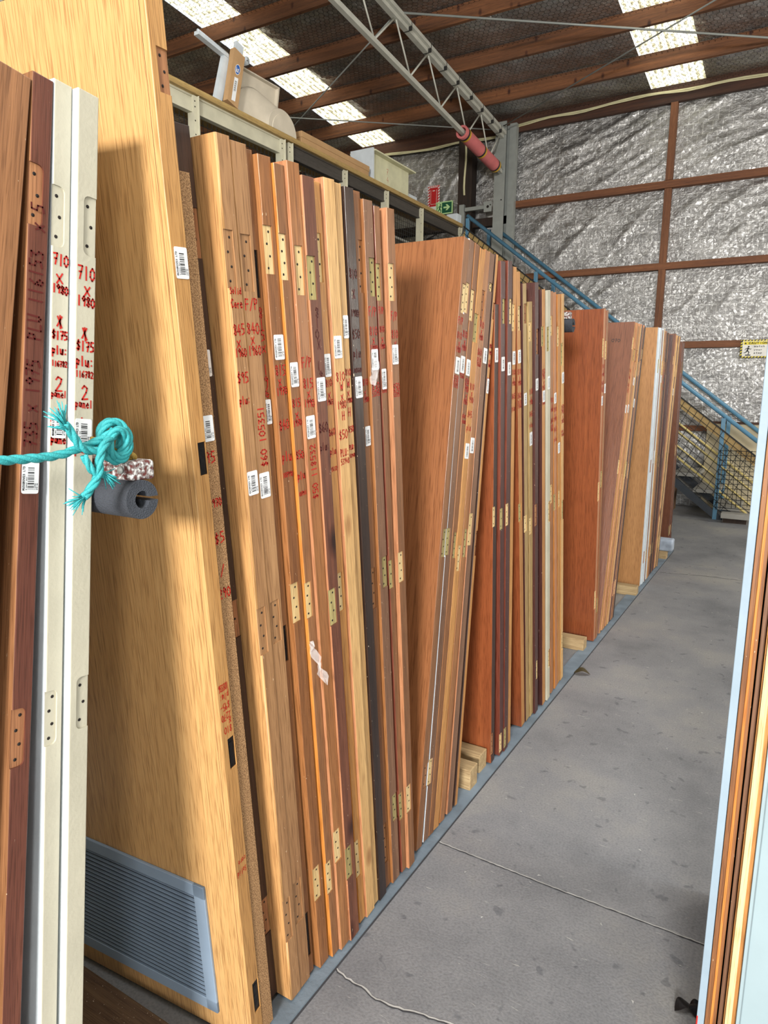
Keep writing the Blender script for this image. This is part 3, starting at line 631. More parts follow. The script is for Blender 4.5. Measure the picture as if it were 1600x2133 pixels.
# moulded plastic hood leaning on the board
hd = empty('plastic_hood', (-4.4, 4.95, ZB)); iv = Matrix.Translation((4.4, -4.95, -ZB))
def rrect(cx, cz, hw, hh, r, n=5):
    out = []
    for sx, sz, a0 in ((1, 1, 0), (-1, 1, 90), (-1, -1, 180), (1, -1, 270)):
        for k in range(n+1):
            a = math.radians(a0+90*k/n); out.append((cx+sx*(hw-r)+r*math.cos(a), cz+sz*(hh-r)+r*math.sin(a)))
    return out
mb = MB()      # flange plate: flat sheet with a raised rim
pl = [(4.62, ZB), (4.72, ZB+.41), (5.33, ZB+.415), (5.255, ZB)]
def inset(q, d):
    cy = sum(a for a, b in q)/4; cz = sum(b for a, b in q)/4
    return [(cy+(a-cy)*(1-d), cz+(b-cz)*(1-d)) for a, b in q]
rings_ = [(pl, -4.37), (pl, -4.325), (inset(pl, .06), -4.322), (inset(pl, .085), -4.35)]
vs = [(x, a, max(ZB, b)) for q, x in rings_ for a, b in q]; fs = [(3, 2, 1, 0), (12, 13, 14, 15)]
for q in range(3):
    for k in range(4): fs.append((q*4+k, q*4+(k+1) % 4, (q+1)*4+(k+1) % 4, (q+1)*4+k))
mb.add(vs, fs, M['trough_plastic']); part(mb, 'flange_plate', hd, iv)
mb = MB(); rg = []; n = 25; m_ = 14      # swelling that runs out of the plate into a round drum
for i in range(m_+1):
    t = i/m_; e = t*t*(3-2*t)
    cy = 4.90+.35*e; rx = .27*(1-e)+.195*e; rz = .31*(1-e)+.185*e; x = -4.352+.115*t
    for k in range(n): a = math.pi*k/(n-1); rg.append((x-.0*k, cy+rx*math.cos(a), ZB+rz*math.sin(a)*(.35+.65*min(1, t*4)) if t < .25 else ZB+rz*math.sin(a)))
fs = [(i*n+k, i*n+k+1, (i+1)*n+k+1, (i+1)*n+k) for i in range(m_) for k in range(n-1)]+[tuple(m_*n+k for k in range(n))]
mb.add(rg, fs, M['trough_plastic'], True)
def half(x0, x1, r0, r1):
    vs = [(x, 5.25+r*math.cos(math.pi*k/(n-1)), ZB+r*.96*math.sin(math.pi*k/(n-1))) for x, r in ((x0, r0), (x1, r1)) for k in range(n)]
    mb.add(vs, [(k, k+1, n+k+1, n+k) for k in range(n-1)]+[tuple(n+k for k in range(n))], M['trough_plastic'])
half(-4.24, -4.232, .2, .196); half(-4.234, -4.226, .15, .145); part(mb, 'round_drum', hd, iv)
tag(hd, 'large beige moulded plastic hood with a round drum leaning on the mezzanine rail', 'plastic hood')
mb = MB(); mb.bar((-4.31, 4.63, ZB+.40), (-4.30, 4.29, ZB+.44), .05, .028, M['white_paint']); mb.tube([(-4.30, 4.63, ZB+.417), (-4.29, 4.29, ZB+.457)], .012, M['white_paint'], 8)
lg = empty('white_downpipe', (-4.36, 4.5, ZB)); iv = Matrix.Translation((4.36, -4.5, -ZB)); part(mb, 'upper_arm', lg, iv)
mb = MB(); mb.bar((-4.31, 4.50, ZB+.014), (-4.31, 4.62, ZB+.40), .07, .04, M['white_paint'], up=(1, 0, 0)); part(mb, 'lower_length', lg, iv)
tag(lg, 'bent white gutter length beside the plastic hood', 'gutter')
bx = empty('slim_carton', (-4.32, 4.62, ZB)); iv = Matrix.Translation((4.32, -4.62, -ZB))
p0 = Vector((-4.25, 4.595, ZB+.016)); p1 = Vector((-4.265, 4.715, ZB+.45))
mb = MB(); mb.bar(p0, p1, .125, .05, M['cardboard'], up=(1, 0, 0)); part(mb, 'box', bx, iv)
mb = MB(); mb.bar(p1, p1+(p1-p0)*.17, .085, .03, M['white_paint'], up=(1, 0, 0)); part(mb, 'protruding_strip', bx, iv)
ax = (p1-p0).normalized(); nx_ = Vector((0, 1, 0)).cross(ax).normalized(); nx_ = nx_ if nx_.x > 0 else -nx_
mb = MB(); c = p0+ax*.30+nx_*.0255; el = [c+Vector((0, 1, 0))*.030*math.cos(a)+ax*.045*math.sin(a) for a in [2*math.pi*k/24 for k in range(24)]]
mb.add(el, [tuple(range(24))], M['sticker_blue']); el2 = [c+nx_*.0004+Vector((0, 1, 0))*.026*math.cos(a)+ax*.040*math.sin(a) for a in [2*math.pi*k/24 for k in range(24)]]
for k in range(24): mb.add([el[k]+nx_*.0002, el[(k+1) % 24]+nx_*.0002, el2[(k+1) % 24], el2[k]], [(0, 1, 2, 3)], M['sign_white'])
write(mb, 'h', c+nx_*.0006-Vector((0, .017, 0))-ax*.022, (0, 1, 0), ax, .016, .04, .006, M['sign_white'], nx_, 0); write(mb, 'k', c, (0, 1, 0), ax, .01, .02, .003, M['sign_white'], nx_, 0)
write(mb, 'K' if 'K' in G else 'X', c+nx_*.0006+Vector((0, .0, 0))-ax*.022, (0, 1, 0), ax, .016, .03, .006, M['sign_white'], nx_, 0)
part(mb, 'blue_sticker', bx, iv)
mb = MB(); c = p0+ax*.13+nx_*.0256; hw = Vector((0, .022, 0)); hh = ax*.10
mb.add([c-hw-hh, c+hw-hh, c+hw+hh, c-hw+hh], [(0, 1, 2, 3)], M['sticker'])
for k in range(16):
    z_ = ax*(-.02+.006*k); t_ = ax*(.0012+.0015*(k % 3)); mb.add([c+nx_*.0004-hw*.6+z_, c+nx_*.0004+hw*.5+z_, c+nx_*.0004+hw*.5+z_+t_, c+nx_*.0004-hw*.6+z_+t_], [(0, 1, 2, 3)], M['ink'])
part(mb, 'barcode_label', bx, iv)
tag(bx, 'slim brown carton with a round blue sticker leaning on the plastic hood', 'carton')
mb = MB(); mb.tube([(-4.38, 4.845, ZB+.448), (-4.28, 4.845, ZB+.448)], .032, M['white_paint'], 20); mb.disc((-4.28, 4.845, ZB+.448), (1, 0, 0), .006, M['hole'], 10, .001)
tag(mb.build('white_roller'), 'short white roller resting on top of the plastic hood', 'roller')
cb = empty('long_cardboard_box', (-4.38, 6.2, ZB)); iv = Matrix.Translation((4.38, -6.2, -ZB))
mb = MB(); mb.box((-4.60, 5.60, ZB), (-4.29, 6.80, ZB+.125), M['cardboard']); part(mb, 'box', cb, iv, bevel=.004)
mb = MB(); mb.box((-4.605, 5.595, ZB+.078), (-4.285, 6.805, ZB+.132), M['cardboard']); part(mb, 'lid', cb, iv, bevel=.003)
tag(cb, 'long low cardboard box lying on the mezzanine rail', 'cardboard box')
ty = empty('cream_metal_cover', (-4.35, 7.3, ZB)); iv = Matrix.Translation((4.35, -7.3, -ZB))
mb = MB(); mb.box((-4.36, 6.92, ZB), (-4.35, 7.80, ZB+.33), M['tray_cream']); mb.box((-4.6, 6.90, ZB), (-4.30, 6.925, ZB+.36), M['white_paint']); mb.box((-4.62, 6.92, ZB+.33), (-4.28, 7.86, ZB+.345), M['tray_cream'])
mb.box((-4.36, 7.60, ZB), (-4.346, 7.74, ZB+.04), M['cardboard']); part(mb, 'shell', ty, iv)
mb = MB(); write(mb, '4', (-4.3485, 7.28, ZB+.10), (0, 1, 0), (0, 0, 1), .05, .06, .004, M['red_ink'], (1, 0, 0)); write(mb, '7', (-4.3485, 7.27, ZB+.18), (0, 1, 0), (0, 0, 1), .05, .06, .004, M['red_ink'], (1, 0, 0)); part(mb, 'red_marks', ty, iv)
tag(ty, 'cream sheet metal cover standing at the far end of the cardboard box', 'metal cover')
mb = MB(); mb.box((-4.62, 7.88, ZB), (-4.40, 8.12, ZB+.13), M['white_paint']); tag(mb.build('white_carton', bevel=.004), 'small white carton behind the cream metal cover', 'carton')
mb = MB(); mb.box((-4.40, 8.98, 3.79), (-4.24, 9.12, 3.9), M['white_paint']); tag(mb.build('white_block', bevel=.004), 'white block at the top of the stair handrail', 'block')

# ------------------------------------------------------------------ staircase with netting
SY0, SY1 = 9.16, 9.92
def zs_(x): return (-.72-x)*.77
st = empty('staircase', (-.72, SY0, 0)); iv = Matrix.Translation((.72, -SY0, 0))
for y in (SY0, SY1):
    mb = MB(); a = -.74; b = -4.26
    mb.add([(a, y-.02, 0), (a+.12, y-.02, 0), (b+.1, y-.02, zs_(b)+.12), (b, y-.02, zs_(b)-.10+.05), (a, y+.02, 0), (a+.12, y+.02, 0), (b+.1, y+.02, zs_(b)+.12), (b, y+.02, zs_(b)-.05)],
           [(0, 1, 2, 3), (7, 6, 5, 4), (0, 4, 5, 1), (1, 5, 6, 2), (2, 6, 7, 3), (3, 7, 4, 0)], M['stair_dark']); part(mb, 'stringer', st, iv)
for k in range(14):
    x = -.50-.247*k; z = .12+.19*k
    if x < -3.95: break
    mb = MB(); mb.box((x-.27, SY0+.02, z), (x+.02, SY1-.02, z+.045), M['slab_grey']); part(mb, 'tread', st, iv, bevel=.004)
for y in (SY0, SY1):
    for x in (-.745, -1.98, -3.15, -4.16):
        mb = MB(); zt = 1.24+zs_(x)-.03; mb.box((x-.024, y-.022, max(0, zs_(x)-.05)), (x+.024, y+.022, zt), M['stair_blue']); part(mb, 'rail_post', st, iv, bevel=.004)
    mb = MB(); xa, xb = -.36, -4.17
    if y == SY1: xb = -3.98; xa = -.20
    up_ = .06 if y == SY1 else 0
    mb.tube([(xa, y, 1.24+up_+zs_(xa)), (xb, y, 1.24+up_+zs_(xb))], .025, M['stair_blue'], 14); part(mb, 'handrail', st, iv)
    for h in (.96, .64, .34):
        mb = MB(); x2 = -.30; mb.tube([(x2, y+.03, h+zs_(x2)), (-4.1, y+.03, h+zs_(-4.1))], .014, M['yellow_pipe'], 8); part(mb, 'yellow_mid_rail', st, iv)
# yellow top batten and diamond netting hung on the near side
mb = MB(); mb.bar((-.34, SY0-.0, 1.00+zs_(-.34)), (-4.2, SY0-.0, 1.00+zs_(-4.2)), .03, .09, M['rail_board']); part(mb, 'net_batten', st, iv)
mb = MB(); yn = SY0-.045; sx = -.36; top = 1.07; bot = .16
mb.bar((sx, yn, top+zs_(sx)), (-4.20, yn, top+zs_(-4.20)), .012, .016, M['black_net'])
x = -.36
while x > -4.20:       # strands square to the slope and along it
    z0 = zs_(x); a = (x, yn, z0+top); ln = .93; b = (x-.56*ln*.62, yn, z0+top-ln*.74)
    if b[2] > .06: mb.bar(a, b, .006, .006, M['black_net'])
    c = (x+.40, yn, z0+top-.55); 
    x -= .075
h = top-.085
while h > .12:
    xa = -.36+((top-h)*.3); mb.bar((-.36 if h > .35 else -.6, yn, h+zs_(-.36 if h > .35 else -.6)), (-4.20, yn, h+zs_(-4.20)), .006, .006, M['black_net']); h -= .085
part(mb, 'diamond_netting', st, iv)
mb = MB()
for k in range(9):
    x = -.74+.055*k; mb.tube([(x, yn-.01, .86), (x+.012*math.sin(k), yn-.015, .5), (x+.01*math.cos(k*2), yn-.01, .13+.01*k)], .0035, M['black_net'], 5)
for k in range(13):
    z = .16+.057*k; mb.tube([(-.75, yn-.01, z), (-.5, yn-.015, z-.012*math.sin(k)), (-.29, yn-.01, z+.008)], .0035, M['black_net'], 5)
part(mb, 'square_netting', st, iv)
tag(st, 'blue-railed staircase with black netting climbing left along the foil wall', 'staircase')
ct = empty('wooden_crate', (-1.35, 9.5, 0)); iv = Matrix.Translation((1.35, -9.5, 0))
mb = MB()
for z in (.02, .13, .24): mb.box((-2.0, 9.42, z), (-1.28, 9.44, z+.09), M['gable_board'])
mb.box((-2.0, 9.46, 0), (-1.28, 9.8, .33), M['gable_board']); part(mb, 'boards', ct, iv)
for x in (-1.99, -1.33):
    mb = MB(); mb.box((x, 9.40, 0), (x+.05, 9.42, .34), M['raw_brown']); part(mb, 'corner_post', ct, iv)
tag(ct, 'low wooden crate under the staircase', 'crate')
mb = MB(); mb.box((-.66, 8.92, .06), (-.36, 9.08, .12), M['slab_grey']); mb.box((-.64, 8.96, 0), (-.38, 9.07, .06), M['dark_post'])
tag(mb.build('concrete_step', bevel=.003), 'low grey step in front of the foot of the stairs', 'step')

# ------------------------------------------------------------------ floor details
mb = MB(); mb.box((-.975, -.4, 0), (-.902, 7.05, .006), M['strip_blue']); struct(mb.build('trim_13'))
mb = MB(); mb.box((-.902, -.4, 0), (-.897, 7.05, .0012), M['crack_dark']); struct(mb.build('trim_14'))
def crack(name, pts, wd, jit, seed, halo=1.):
    rnd = random.Random(seed); P_ = []
    for (x0, y0), (x1, y1) in zip(pts, pts[1:]):
        n = max(2, int(math.hypot(x1-x0, y1-y0)/.012))
        for k in range(n): t = k/n; P_.append((x0+(x1-x0)*t+rnd.uniform(-jit, jit), y0+(y1-y0)*t+rnd.uniform(-jit, jit)))
    mb = MB()
    for off, w_, m, z in ((wd*.7*halo, wd*1.9, M['crack_edge'], .0008), (0, wd, M['crack_dark'], .0014)):
        vs = []; fs = []
        for i, (x, y) in enumerate(P_):
            q = w_*(.45+.55*rnd.random()); vs += [(x, y+off-q/2, z), (x, y+off+q/2, z)]
        for i in range(len(P_)-1): fs.append((2*i, 2*i+2, 2*i+3, 2*i+1))
        mb.add(vs, fs, m)
    return struct(mb.build(name))
crack('trim_15', [(-.895, 1.891), (-.5, 1.882), (0, 1.885), (1.5, 1.88), (5, 1.88)], .005, .0012, 1)
crack('trim_16', [(-.90, 1.285), (-.86, 1.275), (-.80, 1.272), (-.76, 1.262), (-.70, 1.268), (-.65, 1.282), (-.55, 1.30), (-.4, 1.31), (-.2, 1.35)], .005, .002, 2)
crack('trim_17', [(-.87, 6.10), (-.5, 6.18), (.6, 6.2)], .008, .004, 3)
mb = MB()
for k in range(60):
    rnd.seed(k); x = rnd.uniform(-.87, .1); y = rnd.uniform(1.1, 6.5); s = rnd.uniform(.003, .009); a = rnd.uniform(0, 6)
    mb.add([(x+s*math.cos(a), y+s*math.sin(a), .001), (x+s*.5*math.cos(a+2), y+s*.4*math.sin(a+2), .002), (x+s*math.cos(a+3.6), y+s*math.sin(a+3.6), .001)], [(0, 1, 2)], M['crack_edge'])
tag(mb.build('paper_scraps'), 'tiny pale chips and scraps scattered over the concrete aisle', 'debris', kind='stuff')
def leaf(x, y, s, a, mats, lab, lobes=1):
    mb = MB()
    for j in range(lobes):
        aa = a+j*1.25; n = 9; vs = []; L_ = s*(1-.15*j)
        for i in range(n+1):
            t = i/n; wv = .38*math.sin(math.pi*t)**.8*L_*(1-.3*t); u = t*L_; zz = .003+.22*s*math.sin(math.pi*t)*(.5+.5*math.sin(3*t+j))
            for sgn in (-1, 1): vs.append((x+u*math.cos(aa)-sgn*wv*math.sin(aa), y+u*math.sin(aa)+sgn*wv*math.cos(aa), zz+(.25*abs(wv))))
        mb.add(vs, [(2*i, 2*i+2, 2*i+3, 2*i+1) for i in range(n)], mats, True)
    return tag(mb.build('dry_leaf'), lab, 'leaf')
leaf(-.905, 3.55, .09, .3, M['leaf_brown'], 'dry curled leaf on the floor by the stack before the orange slab door')
leaf(-.085, 1.66, .05, -2.2, M['black_metal'], 'dark shrivelled leaf at the foot of the white door on the right', 3)
# timber chocks between stacks
for (x, y, wd, ht, ln, lab) in ((-.928, 2.22, .07, .088, .7, 'square timber bearer end beside the second leaning stack, nearer of two'),
                               (-.945, 2.352, .072, .08, .7, 'timber bearer end under the red-brown door edges, farther of two'),
                               (-.945, 3.90, .075, .07, .7, 'short timber bearer at the foot of the glossy orange door'),
                               (-.905, 5.24, .08, .07, .7, 'timber bearer at the foot of the tan flush door'),
                               (-.905, 6.60, .09, .075, .7, 'timber bearer at the foot of the farthest door stack')):
    mb = MB(); mb.box((x-ln, y, 0), (x, y+wd, ht), M['bearer_wood']); tag(mb.build('timber_bearer', bevel=.004), lab, 'timber block', 'timber bearers between the door stacks')
mb = MB(); mb.box((-1.0, 6.62, .075), (-.86, 6.74, .185), M['block_white']); tag(mb.build('paint_spattered_block', bevel=.014), 'paint spattered grey-white block on the farthest timber bearer', 'block')

# ------------------------------------------------------------------ the doors
# id, front plane x, bottom y, lean, length, thickness, hinge recesses, stickers, writing (heights along the edge, metres)
DOORS = [
    ('a1', -0.93, 0.2521, -0.16279, 1.9229, 0.0573, [], [], []),
    ('a2', -0.93, 0.3979, -0.118, 1.9193, 0.03, [(1.718, 1.801, 'L'), (0.944, 1.032, 'L')], [(1.346, 1.392)], []),
    ('a3', -0.93, 0.4735, -0.09497, 1.9175, 0.0275, [(1.692, 1.776, 'L'), (0.952, 1.038, 'L')], [(1.42, 1.453)], [(1.682, 'a3')]),
    ('a4', -0.917, 0.5083, -0.09177, 1.912, 0.033, [(1.685, 1.769, 'R'), (0.964, 1.048, 'R')], [(1.408, 1.447)], [(1.668, 'a3')]),
    ('tall', -0.93, 1.0017, 0.09278, 2.1472, 0.0387, [(1.96, 2.025, 'R'), (1.336, 1.397, 'K'), (0.72, 0.791, 'K'), (0.078, 0.163, 'K')], [(1.678, 1.729)], []),
    ('C', -0.934, 1.0417, 0.09286, 1.8579, 0.036, [], [(1.397, 1.445)], [(1.377, 'C')]),
    ('D', -0.975, 1.0987, 0.09908, 1.9534, 0.0425, [(1.731, 1.818, 'R'), (0.97, 1.055, 'R'), (0.191, 0.295, 'R')], [(1.517, 1.567)], []),
    ('d1', -0.93, 1.1424, 0.09163, 1.9441, 0.0351, [(1.681, 1.784, 'L'), (0.933, 1.039, 'L'), (0.176, 0.295, 'L')], [(1.282, 1.331)], [(1.683, 'd1')]),
    ('d2', -0.932, 1.1786, 0.08926, 1.9433, 0.042, [(1.68, 1.784, 'C'), (0.943, 1.041, 'C'), (0.195, 0.315, 'C')], [(1.271, 1.324)], [(1.667, 'd2')]),
    ('d3', -0.94, 1.2271, 0.09003, 1.9435, 0.0198, [(1.674, 1.764, 'L'), (0.884, 0.972, 'L'), (0.054, 0.189, 'L')], [(1.423, 1.474)], [(1.656, 'd3')]),
    ('d4', -0.927, 1.2584, 0.09539, 1.9392, 0.0368, [(1.722, 1.813, 'L'), (0.973, 1.068, 'L'), (0.209, 0.308, 'L')], [(1.555, 1.605)], [(1.544, 'd4')]),
    ('d5', -0.92, 1.3043, 0.09953, 1.9331, 0.0303, [(1.716, 1.805, 'L'), (0.974, 1.062, 'L'), (0.201, 0.298, 'L')], [(1.501, 1.552)], [(1.476, 'd5')]),
    ('d6', -0.913, 1.3358, 0.09883, 1.9451, 0.0386, [(1.69, 1.788, 'C'), (0.279, 0.375, 'L')], [(1.389, 1.439)], [(1.564, 'd6')]),
    ('d7', -0.908, 1.3756, 0.09866, 1.928, 0.04, [(1.685, 1.774, 'L'), (0.936, 1.028, 'L'), (0.2, 0.299, 'L')], [(1.47, 1.522)], [(1.67, 'd7')]),
    ('d8', -0.922, 1.4419, 0.10576, 1.9337, 0.0273, [(1.73, 1.831, 'L'), (0.954, 1.055, 'L'), (0.154, 0.274, 'L')], [(1.526, 1.577)], [(1.52, 'd8')]),
    ('d9', -0.916, 1.4703, 0.10266, 1.9475, 0.04, [], [(1.568, 1.618)], [(1.537, 'd9')]),
    ('d10', -0.924, 1.5194, 0.10098, 1.9504, 0.0255, [], [(1.616, 1.668)], [(1.545, 'd9')]),
    ('d11', -0.918, 1.546, 0.09899, 1.9487, 0.036, [], [(1.477, 1.528)], [(1.773, 'd11')]),
    ('d12', -0.93, 1.5987, 0.09826, 1.9544, 0.028, [(1.728, 1.848, 'R'), (0.912, 1.028, 'L'), (0.089, 0.225, 'L')], [(1.356, 1.406)], [(1.524, 'd12')]),
    ('d13', -0.922, 1.6295, 0.0991, 1.9418, 0.04, [(1.723, 1.813, 'R'), (0.961, 1.05, 'R'), (0.209, 0.301, 'R')], [(1.546, 1.597)], [(1.697, 'fp')]),
    ('d14', -0.922, 1.6866, 0.1042, 1.9381, 0.0257, [(1.719, 1.807, 'L'), (0.951, 1.035, 'L'), (0.191, 0.286, 'L')], [(1.5, 1.552)], [(1.703, 'fp')]),
    ('d15', -0.912, 1.7133, 0.09507, 1.9406, 0.036, [(1.721, 1.812, 'L'), (0.961, 1.051, 'L'), (0.203, 0.298, 'L')], [(1.563, 1.613)], [(1.694, 'fp')]),
    ('e1', -0.93, 1.7925, -0.11976, 1.9697, 0.0395, [(1.742, 1.832, 'R'), (0.971, 1.063, 'R'), (0.205, 0.286, 'R')], [(1.553, 1.605)], [(1.727, 'fp')]),
    ('e2', -0.931, 1.8447, -0.11398, 1.9697, 0.0374, [(1.743, 1.837, 'L'), (0.969, 1.058, 'L'), (0.195, 0.286, 'L')], [(1.556, 1.609)], [(1.688, 'n1')]),
    ('e3', -0.93, 1.8833, -0.11704, 1.9661, 0.0341, [(1.723, 1.821, 'L'), (0.95, 1.037, 'R')], [(1.549, 1.601)], [(1.54, 'n2')]),
    ('e4', -0.93, 1.9187, -0.12068, 1.958, 0.04, [(1.658, 1.75, 'L'), (0.897, 0.986, 'R')], [(1.277, 1.328)], [(1.525, 'n3')]),
    ('e5', -0.93, 1.9667, -0.11728, 1.9607, 0.0363, [(1.73, 1.83, 'L'), (0.936, 1.034, 'R')], [(1.292, 1.344)], [(1.73, 'n1')]),
    ('e6', -0.93, 2.025, -0.10674, 1.9564, 0.042, [(1.833, 1.861, 'R'), (0.967, 1.08, 'L')], [(1.592, 1.643)], []),
    ('e7', -0.93, 2.0893, -0.1018, 1.96, 0.02, [(1.744, 1.8, 'R'), (0.921, 1.011, 'R')], [(1.491, 1.542)], [(1.658, 'n2')]),
    ('f0', -0.93, 2.4362, 0.07936, 1.7936, 0.0338, [(0.995, 1.074, 'L'), (0.033, 0.132, 'L')], [(1.597, 1.646)], []),
    ('f1', -0.922, 2.5112, 0.10161, 1.9431, 0.04, [(1.734, 1.819, 'R'), (0.978, 1.063, 'L'), (0.01, 0.1, 'L')], [(1.57, 1.62)], []),
    ('f2', -0.918, 2.5528, 0.09329, 1.9511, 0.04, [(1.737, 1.824, 'R'), (0.985, 1.074, 'L'), (0.013, 0.108, 'L')], [(1.556, 1.603)], []),
    ('f3', -0.928, 2.616, 0.08622, 1.9425, 0.0345, [(1.717, 1.813, 'L')], [(1.596, 1.645)], [(1.578, 'n3')]),
    ('f4', -0.93, 2.7993, 0.16181, 1.9481, 0.04, [(1.737, 1.827, 'R'), (0.98, 1.058, 'L')], [(1.617, 1.667)], [(1.595, 'n1')]),
    ('f5', -0.93, 2.8597, 0.15776, 1.9151, 0.04, [(1.768, 1.842, 'R'), (0.922, 0.996, 'L')], [(1.454, 1.503)], []),
    ('f5b', -0.93, 2.916, 0.15099, 1.855, 0.0387, [(1.705, 1.781, 'L'), (0.899, 0.975, 'L')], [(1.286, 1.342)], [(1.517, 'n3')]),
    ('f6', -0.92, 2.9562, 0.14895, 1.9312, 0.04, [], [(1.512, 1.56)], []),
    ('f7', -0.918, 3.0593, 0.16298, 1.9188, 0.04, [(1.697, 1.776, 'L')], [(1.467, 1.515)], [(1.604, 'n2')]),
    ('f8', -0.915, 3.1241, 0.16495, 1.9227, 0.04, [], [(1.522, 1.577)], []),
    ('f9', -0.924, 3.2146, 0.17556, 1.9307, 0.035, [(1.752, 1.834, 'L'), (1.005, 1.096, 'L')], [], [(1.488, 'n1')]),
    ('f10', -0.924, 3.2788, 0.18966, 1.9354, 0.04, [(0.965, 1.047, 'L')], [(1.466, 1.513)], [(1.449, 'n3')]),
    ('f11', -0.93, 3.3435, 0.18206, 1.9348, 0.04, [(1.717, 1.803, 'L'), (0.964, 1.048, 'R')], [(1.232, 1.281)], []),
    ('f12', -0.93, 3.3984, 0.18086, 1.9433, 0.04, [], [(1.554, 1.604)], [(1.456, 'n2')]),
    ('g1', -0.93, 4.0757, 0.1358, 1.9485, 0.042, [(1.695, 1.796, 'L'), (0.887, 1.0, 'L'), (0.211, 0.329, 'L')], [(1.434, 1.486)], [(1.657, 'n1')]),
    ('g2', -0.93, 4.1285, 0.1326, 1.9451, 0.042, [], [(1.502, 1.554)], []),
    ('h1', -0.93, 4.2043, -0.21233, 1.9715, 0.042, [(1.798, 1.877, 'L'), (1.008, 1.099, 'L')], [(1.397, 1.448)], [(1.676, 'n1')]),
    ('h2', -0.93, 4.2789, -0.21236, 1.9731, 0.037, [(1.725, 1.805, 'L')], [(1.398, 1.45)], []),
    ('h2x', -0.93, 4.3248, -0.20879, 1.9597, 0.0321, [], [], []),
    ('h3', -0.93, 4.3708, -0.20269, 1.9699, 0.0385, [(1.718, 1.8, 'L')], [(1.572, 1.622)], []),
    ('h3x', -0.93, 4.4188, -0.19882, 1.9571, 0.0338, [], [], []),
    ('h4', -0.93, 4.4668, -0.19253, 1.9678, 0.042, [], [(1.424, 1.481)], []),
    ('h4x', -0.93, 4.5183, -0.19042, 1.9555, 0.0409, [], [], []),
    ('h5', -0.93, 4.5698, -0.186, 1.9668, 0.042, [(1.742, 1.813, 'L')], [], []),
    ('i1', -0.93, 5.5024, 0.03626, 1.9705, 0.036, [(1.744, 1.833, 'L'), (0.047, 0.043, 'L')], [], []),
    ('i2', -0.926, 5.5666, 0.02019, 1.9739, 0.055, [], [], []),
    ('i2x', -0.925, 5.6531, 0.02992, 1.9635, 0.042, [], [], []),
    ('i3', -0.924, 5.7396, 0.03928, 1.9772, 0.042, [], [(1.578, 1.632)], []),
    ('i3x', -0.9255, 5.7998, 0.03917, 1.9621, 0.042, [], [], []),
    ('i4', -0.927, 5.8601, 0.03859, 1.9709, 0.042, [], [], [(1.679, 'n3')]),
    ('i4x', -0.9285, 5.925, 0.04012, 1.9575, 0.042, [], [], []),
    ('i5', -0.93, 5.9898, 0.04117, 1.9681, 0.036, [], [], []),
    ('i5x', -0.93, 6.0458, -0.02264, 1.9629, 0.042, [], [], []),
    ('i6', -0.93, 6.1018, -0.08548, 1.9896, 0.042, [(1.738, 1.809, 'L')], [], []),
    ('i7', -0.926, 6.1682, -0.10727, 1.986, 0.042, [], [(1.487, 1.544)], []),
    ('i8', -0.922, 6.2269, -0.1192, 1.9865, 0.042, [], [], []),
    ('j1', -0.93, 6.8416, 0.08971, 1.9538, 0.042, [], [], []),
    ('j1x', -0.93, 6.9157, 0.10135, 1.9431, 0.042, [], [], []),
    ('j2', -0.93, 6.9897, 0.11172, 1.9566, 0.042, [], [], []),
]
A_ = 'used doors standing at the near left'
B_ = 'used doors in the first long stack leaning towards the viewer'
E_ = 'used doors in the second stack leaning away'
F_ = 'used doors in the third stack'
GG = 'pair of glossy orange-brown doors'
H_ = 'used doors in the narrow stack leaning away behind the orange doors'
I_ = 'used doors in the stack starting with the tan door'
J_ = 'farthest red-brown doors'
